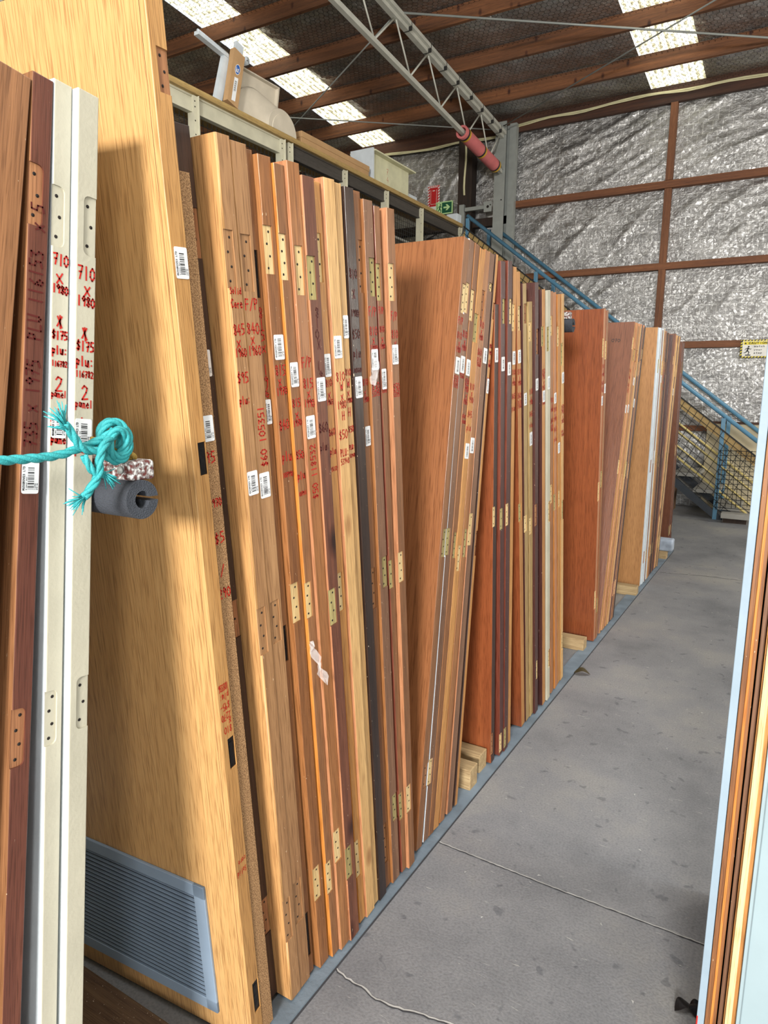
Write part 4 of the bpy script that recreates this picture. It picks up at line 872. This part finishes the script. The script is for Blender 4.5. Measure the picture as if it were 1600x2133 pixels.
# id: (edge material, face material, group, label)
INFO = {
 'a1': ('mid_brown', 'mid_brown', A_, 'brown grained wooden door at the extreme left edge, nearest the viewer'),
 'a2': ('red_brown', 'mid_brown', A_, 'dark red-brown door edge with pale barcode sticker left of the two cream doors'),
 'a3': ('cream_paint', 'cream_face', A_, 'cream painted door with red 710 x 1980 writing, left of the cream pair'),
 'a4': ('cream_paint', 'cream_face', A_, 'cream painted door marked 710 x 1980, right of the cream pair, by the rope knot'),
 'tall': ('blond_edge', 'blond_veneer', A_, 'very tall blond veneer door with a grey louvred vent grille near its foot'),
 'C': ('chipboard', 'blond_edge', A_, 'chipboard-cored door edge directly behind the tall blond door'),
 'D': ('dark_brown', 'near_black', A_, 'very dark brown door recessed between the chipboard edge and the honey rounded door'),
 'd1': ('tan_edge', 'honey_face', B_, 'honey coloured door marked Solid Core in red, first of the long stack'),
 'd2': ('tan_edge', 'honey_face', B_, 'tan door edge marked F/P 840 x 1960 with $60 105351 written sideways'),
 'd3': ('orange_brown', 'orange_wood', B_, 'narrow orange-brown door edge with a torn curling sticker beside the $60 105351 door'),
 'd4': ('orange_brown', 'orange_wood', B_, 'orange-brown door edge marked 815 x 1970 $40 with pale hinge recesses'),
 'd5': ('mid_brown', 'bright_orange', B_, 'brown door edge marked 815 x 1970 $50 showing a bright orange lit face strip'),
 'd6': ('orange_wood', 'salmon_wood', B_, 'taller orange-tan door edge with $50 118532 written sideways below its sticker'),
 'd7': ('knotty_brown', 'salmon_wood', B_, 'dark brown knotty door edge with olive hinge recess, beside the $50 118532 door'),
 'd8': ('honey_edge', 'bright_orange', B_, 'honey door edge marked 810 x 1965 $60 just left of the two pale pine doors'),
 'd9': ('pine', 'salmon_wood', B_, 'pale pine door edge with red 1980 writing, left and taller of the pine pair'),
 'd10': ('pine', 'pine', B_, 'pale pine door edge with red writing, right of the pine pair by the black door'),
 'd11': ('near_black', 'near_black', B_, 'almost black stained door edge in the long stack of brown doors'),
 'd12': ('orange_brown', 'orange_wood', B_, 'narrow orange door edge immediately right of the almost black door'),
 'd13': ('grey_brown', 'orange_wood', B_, 'brown door edge marked F/P with hinge recesses on its right, third from stack end'),
 'd14': ('mid_brown', 'maroon_gloss', B_, 'brown door edge marked F/P 810 x 1980, last but one in the long stack'),
 'd15': ('mid_brown', 'salmon_wood', B_, 'last brown door of the long stack, salmon face strip, beside the wide cedar face'),
 'e1': ('mid_brown', 'cedar_face', E_, 'smooth cedar-brown flush door whose wide face is lit, first of the stack leaning away'),
 'e2': ('grey_brown', 'white_paint', E_, 'grey-brown door edge with a white paint line, right behind the wide cedar face'),
 'e3': ('orange_brown', 'orange_wood', E_, 'orange-brown door edge, third in the stack leaning away behind the cedar face'),
 'e4': ('honey_edge', 'honey_edge', E_, 'honey door edge with a low sticker, fourth in the stack behind the cedar face'),
 'e5': ('orange_wood', 'orange_wood', E_, 'orange door edge with slanting red writing, fifth in the stack behind the cedar face'),
 'e6': ('grey_brown', 'salmon_wood', E_, 'grey-brown scuffed door edge, last but one in the stack behind the cedar face'),
 'e7': ('honey_edge', 'dark_brown', E_, 'yellowish door edge leaning away on its own, last of the stack behind the cedar face'),
 'f0': ('dark_brown', 'orange_face', F_, 'dark-edged door with a glowing orange-red face just behind the timber bearers'),
 'f1': ('maroon', 'maroon_gloss', F_, 'dark maroon door edge with orange-red face strip, left of the two maroon doors'),
 'f2': ('maroon', 'maroon_gloss', F_, 'dark maroon door edge with thin pink face line, right of the two maroon doors'),
 'f3': ('honey_edge', 'grey_brown', F_, 'slim honey-brown door edge right after the two maroon doors'),
 'f4': ('honey_edge', 'orange_face', F_, 'honey door edge with a dark-to-orange face, standing just past the maroon doors'),
 'f5': ('khaki_wood', 'maroon', F_, 'greyish brown door edge slightly shorter than its neighbours, left of the shortest pale door'),
 'f5b': ('khaki_wood', 'khaki_wood', F_, 'shortest pale khaki door edge in the third stack'),
 'f6': ('maroon', 'maroon', F_, 'dark red-brown door rising behind the shortest pale door'),
 'f7': ('honey_edge', 'maroon', F_, 'honey door edge with a dark maroon face strip near the middle of the third stack'),
 'f8': ('cream_paint', 'cream_paint', F_, 'off-white painted door edge in the third stack'),
 'f9': ('orange_wood', 'salmon_wood', F_, 'orange door edge just right of the off-white painted edge'),
 'f10': ('salmon_wood', 'bright_orange', F_, 'salmon-orange door edge, third from the far end of the third stack'),
 'f11': ('honey_edge', 'bright_orange', F_, 'honey door edge, last but one of the third stack'),
 'f12': ('pine', 'honey_edge', F_, 'pale-topped door edge at the far end of the third stack beside the glossy orange face'),
 'g1': ('salmon_wood', 'orange_face', GG, 'glossy orange-brown flush door with its wide face showing, in the middle distance'),
 'g2': ('orange_wood', 'orange_face', GG, 'door edge directly behind the glossy orange-brown flush door'),
 'h1': ('honey_edge', 'brown_face', H_, 'brown flush door with a small arrow and number on its face, leaning away'),
 'i1': ('white_paint', 'tan_face', I_, 'plain tan flush door with its face showing, just before the white edge'),
 'i2': ('white_paint', 'white_paint', I_, 'bright white painted door edge beside the tan flush door'),
 'j1': ('red_brown', 'brown_face', J_, 'red-brown door, first of the farthest stack before the stairs'),
 'j1x': ('red_brown', 'brown_face', J_, 'red-brown door in the middle of the farthest stack before the stairs'),
 'j2': ('maroon', 'brown_face', J_, 'dark red-brown last door at the far end of the whole row'),
}
ORD = ['second', 'third', 'fourth', 'fifth', 'sixth', 'seventh', 'eighth', 'ninth', 'tenth', 'eleventh', 'twelfth']
for n, i in enumerate(['h2', 'h2x', 'h3', 'h3x', 'h4', 'h4x', 'h5']):
    m = ['honey_edge', 'orange_wood', 'honey_edge', 'pine', 'maroon', 'mid_brown', 'dark_brown'][n]
    INFO[i] = (m, 'salmon_wood', H_, ('%s door edge, %s in the narrow stack behind the brown door with the arrow' % ({'honey_edge': 'honey', 'orange_wood': 'orange', 'pine': 'pale', 'maroon': 'maroon', 'mid_brown': 'brown', 'dark_brown': 'dark brown'}[m], ORD[n])))
for n, i in enumerate(['i2x', 'i3', 'i3x', 'i4', 'i4x', 'i5', 'i5x', 'i6', 'i7', 'i8']):
    m = ['mid_brown', 'pine', 'orange_wood', 'grey_brown', 'dark_brown', 'mid_brown', 'maroon', 'salmon_wood', 'maroon', 'grey_brown'][n]
    INFO[i] = (m, ['white_paint', 'white_paint', 'salmon_wood', 'salmon_wood', 'maroon', 'maroon', 'maroon', 'brown_face', 'pine', 'pine'][n], I_, '%s door edge, %s after the bright white painted edge in the far stack' % ({'mid_brown': 'brown', 'pine': 'pale', 'orange_wood': 'orange', 'grey_brown': 'grey-brown', 'dark_brown': 'dark brown', 'maroon': 'maroon', 'salmon_wood': 'salmon'}[m], (['first']+ORD)[n]))
TXT = {
 'a3': ['710', 'x', '1980', '', '*', '$175', 'plu:', '116782', '2', 'panel', '+', '2 L/L', 'pane'],
 'C': ['95', '', '', '', '1970', '', '', '$5', '', '', '/', '', '290'],
 'd1': ['Solid', 'Core', '', '845', 'x', '1960', '', '$95', '', 'plu:'], 'd2': ['F/P', '', '840', 'x', '1960'],
 'd3': ['8', '1', '5', 'x', '', '1', '9', '6'], 'd4': ['815', 'x', '1970', '', '', '$40', '', '', 'plu', '', '107990'],
 'd5': ['815', 'x', '1970', '', '', '$50', '', 'plu', '', '107911'], 'd6': ['F/P', '', '815', 'x', '1990'],
 'd7': ['8', '1', '0', 'X', '', '1', '9', '8', '5', '', '', '$60', '', 'plu:'],
 'd8': ['810', 'x', '1965', '', '', '$60', '', 'plu', '', '75172'], 'd9': ['810', 'W', 'x', '1980', 'H', '', '$50', '', 'PLU:', '53948'],
 'd11': ['810', '', 'X', '', '1980', '', '$50', '', 'plu', '', '105470'], 'd12': ['810', 'x', '1980'],
 'fp': ['F/P', '', '810', 'x', '1980', '', '', '', '$50', '53395'], 'n1': ['810', 'x', '1980', '', '$60', 'plu', '15360'],
 'n2': ['$50', '790', 'x', '1965', '', 'plu:', '115082'], 'n3': ['810', 'x', '1970', '', '$45', '', 'plu'],
}
SIDE = {'d2': ('$60 105351', .93), 'd6': ('$50 118532', .885), 'a2': ('735 x 1975  PLU 116153  x 5', 1.40)}
REC = {'d4': 'raw_pine', 'd5': 'raw_pine', 'd7': 'raw_olive', 'd15': 'raw_pine', 'd14': 'raw_olive', 'd13': 'raw_olive', 'd12': 'orange_wood', 'd3': 'black_metal',
       'a2': 'raw_brown', 'a3': 'cream_paint', 'a4': 'cream_paint', 'D': 'raw_brown', 'd1': 'tan_edge', 'd2': 'tan_edge', 'tall': 'raw_brown', 'd6': 'raw_pine', 'd8': 'raw_pine'}
CUT = []
def sticker(par, s0, s1, t, rnd, detail, big=False):
    wd = min(t*.84, .030); y0 = (t-wd)*rnd.uniform(.15, .85); L_ = s1-s0; mb = MB()
    r_ = .003; pr = [(y0+wd/2+a, (s0+s1)/2+b) for a, b in rrect(0, 0, wd/2, L_/2, r_, 3)]
    n = len(pr); mb.add([(.0004, a, b) for a, b in pr]+[(.0012, a, b) for a, b in pr], [tuple(range(n, 2*n))]+[(k, (k+1) % n, n+(k+1) % n, n+k) for k in range(n)], M['sticker'])
    x = .0014; z = s0+L_*.14; zb = s1-L_*.18
    while z < zb:     # bar code
        h = rnd.choice((.0006, .0011, .0017))*max(1, L_/.05); mb.add([(x, y0+wd*.34, z), (x, y0+wd*.72, z), (x, y0+wd*.72, z+h), (x, y0+wd*.34, z+h)], [(0, 1, 2, 3)], M['ink']); z += h+rnd.choice((.0008, .0012, .0018))*max(1, L_/.05)
    if detail:
        ch = wd*.115
        write(mb, 'MUSGROVES LTD', (x, y0+wd*.16, s0+L_*.10), (0, 0, 1), (0, -1, 0), L_*.058, ch, .0007, M['ink'], (1, 0, 0), 0, rnd)
        for q, tx in ((.30, '2 panel door'), (.82, '116782'), (.94, '$75.00')): write(mb, tx, (x, y0+wd*q, s0+L_*.12), (0, 0, 1), (0, -1, 0), L_*.035, ch*.6, .0004, M['ink'], (1, 0, 0), 0, rnd)
    return mb.build('price_sticker', par)
def make_door(row):
    i, X, yb, ang, L_, t, ms, ss, ws = row
    em, fm, grp, lab = INFO[i]; rnd = random.Random(i)
    wd = .80 if i in ('tall', 'C') else .76
    lift = .0 if ang > 0 else abs(math.sin(ang))*t
    root = empty('timber_door_leaf', (X, yb, .012+lift if ang < 0 else .012), (ang, 0, .07 if i == 'tall' else 0))
    tag(root, lab, 'door', grp, 'thing')
    mb = MB(); mb.box((-wd, 0, 0), (0, t, L_), M[em]); body = mb.build('door_body', root)
    me = body.data; me.materials.append(M[fm])
    bm = bmesh.new(); bm.from_mesh(me)
    be = [e for e in bm.edges if all(abs(v.co.x) < 1e-5 for v in e.verts)]
    if i == 'd1':
        ne = [e for e in bm.edges if all(abs(v.co.x) < 1e-5 and abs(v.co.y) < 1e-5 for v in e.verts)]
        bmesh.ops.bevel(bm, geom=ne, offset=.004, segments=3, affect='EDGES', profile=.5)
    else: bmesh.ops.bevel(bm, geom=be, offset=.0016 if i[0] in 'aCtdD' else .001, segments=2, affect='EDGES', profile=.5)
    for f in bm.faces:
        if f.normal.y < -.6 or (i == 'd1' and f.normal.y < -.05) or f.normal.z > .9: f.material_index = 1
        if i == 'd1' and 1e-3 < abs(f.normal.y) < .9999 and f.normal.y < 0: f.smooth = True
    bm.to_mesh(me); bm.free()
    # hinge recesses let into the edge
    auto = not ms and i[0] in 'fghij'
    if auto: ms = [(z, z+.1, rnd.choice('LR')) for z in (1.66+rnd.uniform(-.03, .03), .93+rnd.uniform(-.04, .04), .17)]
    if i == 'i1': ms = []
    cut = MB()
    for (a, b, sd) in ms:
        if sd == 'L': y0, y1 = -.01, t*.68
        elif sd == 'R': y0, y1 = t*.34, t+.01
        elif sd == 'K': y0, y1 = t*.42, t*.96
        else: y0, y1 = t*.12, t*.80
        rnded = i in ('a2', 'a3', 'a4')
        if rnded:
            Y0, Y1 = (y0-.02, y1) if sd == 'L' else (y0, y1+.02); pr = [(u+(Y0+Y1)/2, v+(a+b)/2) for u, v in rrect(0, 0, (Y1-Y0)/2, (b-a)/2, .0085, 4)]; nn = len(pr)
            cut.add([(-.003, u, v) for u, v in pr]+[(.02, u, v) for u, v in pr], [tuple(range(nn))[::-1], tuple(range(nn, 2*nn))]+[(k, (k+1) % nn, nn+(k+1) % nn, nn+k) for k in range(nn)], M['raw_pine'])
        else: cut.box((-.003, y0, a), (.02, y1, b), M['raw_pine'])
        q = MB(); pm = 'black_metal' if sd == 'K' else REC.get(i, rnd.choice(['raw_pine', 'raw_pine', 'raw_brown', 'raw_olive']))
        ya, yb_ = max(y0, .0006), min(y1, t-.0006); 
        if rnded: q.add([(-.0028, min(max(u, ya), yb_), v) for u, v in pr], [tuple(range(nn))], M[pm])
        else: q.box((-.0042, ya, a+.0004), (-.0028, yb_, b-.0004), M[pm])
        n = 2 if sd == 'K' else (4 if (b-a) > .085 else 3)
        for k in range(n):
            zz = a+(b-a)*(k+.5)/n; yy = ya+(yb_-ya)*(.5+(.14 if k % 2 else -.14)); q.disc((-.0028, yy, zz), (1, 0, 0), .0026, M['hole'], 8, .0004)
        if i == 'tall' and sd == 'K': q.box((-.0026, ya+.004, a+.012), (-.002, yb_-.004, b-.012), M['black_metal'])
        q.build('latch_recess' if sd == 'K' else 'hinge_recess', root)
    if ms:
        c = cut.build('cutter'); c.parent = root; md = body.modifiers.new('cut', 'BOOLEAN'); md.operation = 'DIFFERENCE'; md.solver = 'EXACT'; md.object = c
        CUT.append((body, c))
    near = i[0] in 'aCtdDe'
    for (a, b) in ss: sticker(root, a, b, t, rnd, i[0] in 'aCtdD')
    if i == 'd3':
        pass
    ink = M['dark_red_ink'] if i in ('d7', 'd11', 'a2') else M['red_ink']
    if ws or i in SIDE:
        q = MB()
        for (s0, key) in ws:
            z = s0; lines = TXT[key]
            step = .0225 if i not in ('a3', 'a4') else .0205
            if i in ('a3', 'a4'): step = .0215
            for ln in lines:
                if ln:
                    cw = min(.0135, t*.92/max(1, len(ln))); ch = min(.0205, cw*1.85); wdt = .0025 if len(ln) < 5 else .0019
                    if i[0] in 'efghij': wdt *= 1.2
                    x0 = (t-cw*len(ln))*rnd.uniform(.3, .7); write(q, ln, (.0006, x0, z-ch), (0, 1, 0), (0, 0, 1), cw, ch, wdt, ink, (1, 0, 0), .06, rnd)
                elif q.v: q.build('red_handwriting', root); q = MB()
                z -= step
        if i in SIDE:
            if q.v: q.build('red_handwriting', root); q = MB()
            tx, s0 = SIDE[i]; s0 = {'d2': ss[0][1]+.012, 'd6': ss[0][0]-.012-.0125*len(tx), 'a2': ss[0][1]+.02}[i]; write(q, tx, (.0006, t*.76, s0), (0, 0, 1), (0, -1, 0), (.0125), .019, .0026, ink, (1, 0, 0), .05, rnd)
            if i == 'd2': pass
        if q.v: q.build('red_handwriting', root)
    return root
ROOTS = {}
for row in DOORS: ROOTS[row[0]] = make_door(row)
bpy.context.view_layer.update()
dg = bpy.context.evaluated_depsgraph_get()
for body, c in CUT:
    me = bpy.data.meshes.new_from_object(body.evaluated_get(dg)); old = body.data
    body.modifiers.clear(); body.data = me
for body, c in CUT: bpy.data.objects.remove(c)

# extras on single doors
T = ROOTS['tall']
mb = MB()   # upside-down writing on the tall door and its lower edge
for z, tx in ((.915, '103336'), (.893, 'plu:'), (.872, '$95-'), (.850, '2270'), (.834, 'x'), (.820, '810')):
    cw = min(.008, .028/len(tx)); write(mb, tx, (.0006, .032, z+.0), (0, -1, 0), (0, 0, -1), cw, .015, .0016, M['red_ink'], (1, 0, 0))
for z, tx in ((.50, 'core'), (.475, 'Solid')): write(mb, tx, (.0006, .034, z), (0, -1, 0), (0, 0, -1), .006, .014, .0014, M['red_ink'], (1, 0, 0))
mb.build('red_handwriting', T)
gx0, gx1, gz0, gz1 = -.66, -.092, .055, .408
fr = MB()
for a, b in (((gx0, gz0), (gx1, gz0+.032)), ((gx0, gz1-.032), (gx1, gz1)), ((gx0, gz0), (gx0+.032, gz1)), ((gx1-.032, gz0), (gx1, gz1))):
    fr.box((a[0], -.007, a[1]), (b[0], .0, b[1]), M['bluegrey_plastic'])
gr = fr.build('vent_grille', T, bevel=.0012, segs=1); tag(gr, 'blue-grey louvred vent grille')
lv = MB(); z = gz0+.034; lv.box((gx0+.03, -.001, gz0+.03), (gx1-.03, .0005, gz1-.03), M['black_metal'])
while z < gz1-.04:
    lv.add([(gx0+.032, -.0015, z), (gx1-.032, -.0015, z), (gx1-.032, -.0065, z+.0095), (gx0+.032, -.0065, z+.0095), (gx0+.032, -.0015, z+.0105), (gx1-.032, -.0015, z+.0105)], [(0, 1, 2, 3), (3, 2, 5, 4)], M['bluegrey_plastic']); z += .0125
lv.build('louvre_slats', gr)
mb = MB(); mb.box((-.0135, -.0006, .002), (-.0128, .0002, 2.145), M['mid_brown']); mb.build('edge_lipping_line', T)
# arrow and number on the brown flush door
mb = MB(); ht = ROOTS['h1']
mb.add([(-.20, -.0008, 1.62), (-.17, -.0008, 1.71), (-.163, -.0008, 1.705), (-.19, -.0008, 1.62)], [(0, 1, 2, 3)], M['ink']); mb.add([(-.165, -.0008, 1.735), (-.19, -.0008, 1.70), (-.155, -.0008, 1.70)], [(0, 1, 2)], M['ink'])
write(mb, '070', (-.13, -.0008, 1.845), (1, 0, 0), (0, 0, 1), .018, .02, .003, M['ink'], (0, -1, 0)); mb.build('black_marks', ht)
# torn curl of the sticker on the narrow orange-brown door, shrink-wrap scraps
def scrap(name, base, pts, m, lab, cat):
    mb = MB(); mb.add(pts, base, M[m]); return tag(mb.build(name), lab, cat)

# ------------------------------------------------------------------ right-hand doors and frames standing beside the viewer
def slab_right(name, x0, x1, y0, y1, h, m, lab, extra=None, face=None):
    root = empty(name, (x0, y0, 0)); iv = Matrix.Translation((-x0, -y0, 0))
    mb = MB(); mb.box((x0, y0, .004), (x1, y1, h), M[m]); o = mb.build('door_body', root, bevel=.0012); o.matrix_parent_inverse = iv
    if extra:
        for e in extra:
            q = MB(); q.box(e[1], e[2], M[e[3]]); o = q.build(e[0], root, bevel=.0008); o.matrix_parent_inverse = iv
    return tag(root, lab, 'door', 'doors standing on edge at the right', 'thing')
slab_right('timber_door_leaf', -.0545, -.0405, 1.352, 2.11, 1.98, 'blue_white', 'white painted thin door edge, leftmost of those standing at the right frame edge',
           [('paint_chip', (-.0548, 1.351, .24), (-.052, 1.353, .262), 'red_ink')])
slab_right('timber_door_leaf', -.0395, -.0195, 1.350, 2.08, 1.98, 'orange_brown', 'glossy orange-brown door edge at the right, second from the aisle', [('moulding_bead', (-.0305, 1.346, .004), (-.0255, 1.352, 1.97), 'bright_orange')])
slab_right('timber_door_leaf', -.0170, -.0085, 1.353, 2.06, 1.98, 'grey_brown', 'worn brown door edge at the right, third from the aisle')
slab_right('timber_door_leaf', -.0075, .0135, 1.335, 2.04, 1.98, 'honey_edge', 'pale cream-yellow door edge at the right, between the brown one and the glazed panel',
           [('cream_bead', (-.0045, 1.326, .004), (.0065, 1.336, 1.975), 'raw_pine')])
gl = empty('glazed_panel', (.015, 1.30, 0)); iv = Matrix.Translation((-.015, -1.30, 0))
mb = MB(); mb.box((.014, 1.325, .004), (.50, 1.36, 1.98), M['glaze']); o = mb.build('pale_board', gl, bevel=.001); o.matrix_parent_inverse = iv
mb = MB(); mb.box((.0205, 1.3235, .006), (.0222, 1.325, 1.975), M['grey_line']); o = mb.build('grey_seam', gl); o.matrix_parent_inverse = iv
tag(gl, 'pale blue-white smooth panel filling the lower right corner', 'panel')

# ------------------------------------------------------------------ divider arms, rope
def tubes(mb, pts, r, m, twist=26, n=6, strands=3):
    """laid rope: strands wound round a smooth centre line"""
    P_ = [Vector(p) for p in pts]; out = []
    for i in range(len(P_)-1):      # Catmull-Rom resample
        p0 = P_[max(i-1, 0)]; p1 = P_[i]; p2 = P_[i+1]; p3 = P_[min(i+2, len(P_)-1)]; k = max(3, int((p2-p1).length/.0035))
        for q in range(k):
            t = q/k; out.append(.5*((2*p1)+(-p0+p2)*t+(2*p0-5*p1+4*p2-p3)*t*t+(-p0+3*p1-3*p2+p3)*t**3))
    out.append(P_[-1]); tg = (out[1]-out[0]).normalized(); u = tg.cross(Vector((0, 0, 1)) if abs(tg.z) < .9 else Vector((1, 0, 0))).normalized(); s = 0; lines = [[] for _ in range(strands)]
    for i, p in enumerate(out):
        t2 = (out[min(i+1, len(out)-1)]-out[max(i-1, 0)]).normalized(); u = (u-t2*u.dot(t2)).normalized(); v = t2.cross(u)
        if i: s += (p-out[i-1]).length
        for k in range(strands):
            a = 2*math.pi*(k/strands)+s*twist/r*.025; lines[k].append(p+(u*math.cos(a)+v*math.sin(a))*r*.5)
    for l in lines: mb.tube(l, r*.58, M[m], n)
    return out
def fray(mb, p, d, r, L_, m, n=26, seed=1):
    rnd = random.Random(seed); p = Vector(p); d = Vector(d).normalized()
    for k in range(n):
        v = Vector((rnd.gauss(0, 1), rnd.gauss(0, 1), rnd.gauss(0, 1)))*.42; e = (d+v*.8).normalized()*L_*rnd.uniform(.5, 1.1)
        mb.tube([p+v*r*.5, p+d*L_*.35+v*r*1.2, p+e], [.0011, .0010, .0006], M[m], 4)
ar = empty('divider_arm', (-.9, .70, 1.335)); iv = Matrix.Translation((.9, -.70, -1.335))
def tube_end(xe, y, z, ro, ri, x0, par, iv):
    mb = MB(); n = 28; vs = []; gap = .10
    for x in (x0, xe):
        for k in range(n+1):
            a = gap+(2*math.pi-2*gap)*k/n; vs.append((x, y+ro*math.cos(a), z+ro*math.sin(a)))
        for k in range(n+1):
            a = gap*2.4+(2*math.pi-4.8*gap)*k/n; vs.append((x, y+ri*math.cos(a), z+ri*math.sin(a)))
    q = n+1; fs = []
    for k in range(n):
        fs.append((k, k+1, 2*q+k+1, 2*q+k)); fs.append((q+k, 3*q+k, 3*q+k+1, q+k+1)); fs.append((2*q+k, 2*q+k+1, 3*q+k+1, 3*q+k)); fs.append((k, q+k, q+k+1, k+1))
    fs += [(0, 2*q, 3*q, q), (n, q+n, 3*q+n, 2*q+n)]
    mb.add(vs, fs, M['foam_black']); o = mb.build('foam_sleeve', par); o.matrix_parent_inverse = iv; return o
tube_end(-.845, .698, 1.333, .030, .0135, -1.5, ar, iv)
mb = MB(); mb.box((-1.80, .684, 1.362), (-.850, .728, 1.392), M['rusty_bar']); o = mb.build('steel_bar', ar, bevel=.004); o.matrix_parent_inverse = iv
mb = MB(); mb.tube([(-1.7, .698, 1.333), (-.90, .698, 1.333)], .0105, M['black_metal'], 12); o = mb.build('inner_pipe', ar); o.matrix_parent_inverse = iv
mb = MB(); mb.tube([(-.885, .700, 1.392), (-.880, .705, 1.400), (-.872, .708, 1.394), (-.868, .706, 1.380)], .0035, M['steel_grey'], 8); mb.disc((-.872, .683, 1.378), (0, -1, 0), .006, M['steel_grey'], 12, .003); o = mb.build('shackle', ar); o.matrix_parent_inverse = iv
tag(ar, 'rusty steel divider arm with black foam sleeve sticking out beside the cream doors', 'divider arm')
a2 = empty('divider_arm', (-.93, 3.20, 1.84)); iv = Matrix.Translation((.93, -3.20, -1.84))
# far divider arm
Y2, Z2 = 3.205, 1.835
tube_end(-.915, Y2, Z2-.03, .030, .014, -1.5, a2, iv)
mb = MB(); mb.box((-1.80, Y2-.014, Z2+.0), (-.93, Y2+.02, Z2+.03), M['rusty_bar']); o = mb.build('steel_bar', a2); o.matrix_parent_inverse = iv
tag(a2, 'dark foam-covered divider arm end in front of the glossy orange-brown door', 'divider arm')
# aqua rope from the left tied in a knot round the arm
rp = empty('aqua_rope', (-.86, .6, 1.41)); iv = Matrix.Translation((.86, -.6, -1.41))
R_ = .0062
def rp_part(mb, name):
    o = mb.build(name, rp); o.matrix_parent_inverse = iv; return o
mb = MB(); tubes(mb, [(-.862, -.45, 1.418), (-.861, .15, 1.412), (-.86, .40, 1.410), (-.858, .55, 1.408), (-.856, .60, 1.416), (-.855, .640, 1.428), (-.852, .66, 1.440)], R_, 'rope_aqua'); rp_part(mb, 'rope_run')
mb = MB(); cyk, czk = .664, 1.424
pts = []
for k in range(58):
    t = k/57; a = t*2*math.pi*3.6+2.4; rr = .0105+.0115*abs(math.sin(t*math.pi*1.3)); pts.append((-.858+.022*(t-.5)+.006*math.sin(a*.7), cyk+rr*math.cos(a)*1.1, czk+rr*math.sin(a)*1.35))
tubes(mb, pts, R_, 'rope_aqua'); rp_part(mb, 'knot')
mb = MB(); a = tubes(mb, [(-.852, .645, 1.418), (-.848, .625, 1.412), (-.846, .600, 1.418), (-.846, .588, 1.436), (-.846, .577, 1.452)], R_, 'rope_aqua'); fray(mb, (-.846, .577, 1.452), (0, -.35, 1), R_, .030, 'rope_aqua', 34, 3); fray(mb, (-.846, .584, 1.442), (-.0, -.9, .8), R_, .030, 'rope_aqua', 12, 4); rp_part(mb, 'upper_tail')
mb = MB(); tubes(mb, [(-.850, .655, 1.432), (-.840, .632, 1.420), (-.838, .622, 1.402), (-.838, .618, 1.380), (-.838, .605, 1.362), (-.838, .592, 1.350)], R_, 'rope_aqua'); fray(mb, (-.838, .592, 1.350), (0, -1, -.5), R_, .026, 'rope_aqua', 34, 5); rp_part(mb, 'lower_tail')
mb = MB(); tubes(mb, [(-.842, .600, 1.408), (-.840, .606, 1.392), (-.842, .618, 1.380), (-.846, .632, 1.378)], R_*.9, 'rope_aqua'); fray(mb, (-.840, .632, 1.378), (.1, .6, -.6), R_, .022, 'rope_aqua', 34, 6); rp_part(mb, 'short_tail')
tag(rp, 'frayed aqua blue rope stretched from the left and knotted at the foam-covered arm', 'rope')
mb = MB(); tubes(mb, [(-.862, .628, 1.428), (-.868, .650, 1.420), (-.866, .680, 1.402), (-.870, .697, 1.394), (-.878, .705, 1.397)], .0042, 'rope_yellow'); tubes(mb, [(-.866, .672, 1.405), (-.862, .690, 1.404), (-.868, .706, 1.396), (-.878, .708, 1.392)], .0040, 'rope_yellow')
tag(mb.build('yellow_cord'), 'old twisted yellow cord tying the aqua knot to the shackle', 'cord')
# plastic scraps
mb = MB(); vs = []; fs = []
for i in range(9):
    t = i/8
    for j in range(4):
        u = j/3; vs.append((-.912+.010*math.sin(i*1.7+j)+.012*t, 1.205+.045*t+(.006+.018*t)*(u-.5)+.002*math.sin(i*2+j), .93-.115*t+.004*math.sin(j*2.1+i)))
for i in range(8):
    for j in range(3): a = i*4+j; fs.append((a, a+1, a+5, a+4))
mb.add(vs, fs, M['film']); tag(mb.build('plastic_wrap'), 'scrap of clear plastic wrap caught between the door edges low in the long stack', 'plastic scrap')
mb = MB(); vs = []; fs = []
for i in range(7):
    for j in range(4): vs.append((-.905+.008*math.sin(i+j*2), 1.455+.008*j+.003*math.sin(i*3), 1.58-.011*i+.003*math.cos(j*2+i)))
for i in range(6):
    for j in range(3): a = i*4+j; fs.append((a, a+1, a+5, a+4))
mb.add(vs, fs, M['film']); tag(mb.build('plastic_wrap'), 'small scrap of clear plastic stuck beside the almost black door edge', 'plastic scrap')
# board lying on the floor behind the near doors
mb = MB(); mb.box((-2.3, .78, .0), (-.99, .922, .045), M['gable_board']); tag(mb.build('chipped_board', bevel=.004), 'chipped brown board on the floor under the vent grille', 'board')
mb = MB(); mb.box((-1.84, -.9, .55), (-1.80, 7.2, .64), M['dark_post']); struct(mb.build('trim_18'))
mb = MB(); mb.box((-1.84, -.9, 1.28), (-1.80, 7.2, 1.42), M['dark_post']); struct(mb.build('trim_19'))
mb = MB(); mb.box((-1.84, 3.1, 1.42), (-1.80, 3.3, 1.95), M['dark_post']); struct(mb.build('trim_20'))
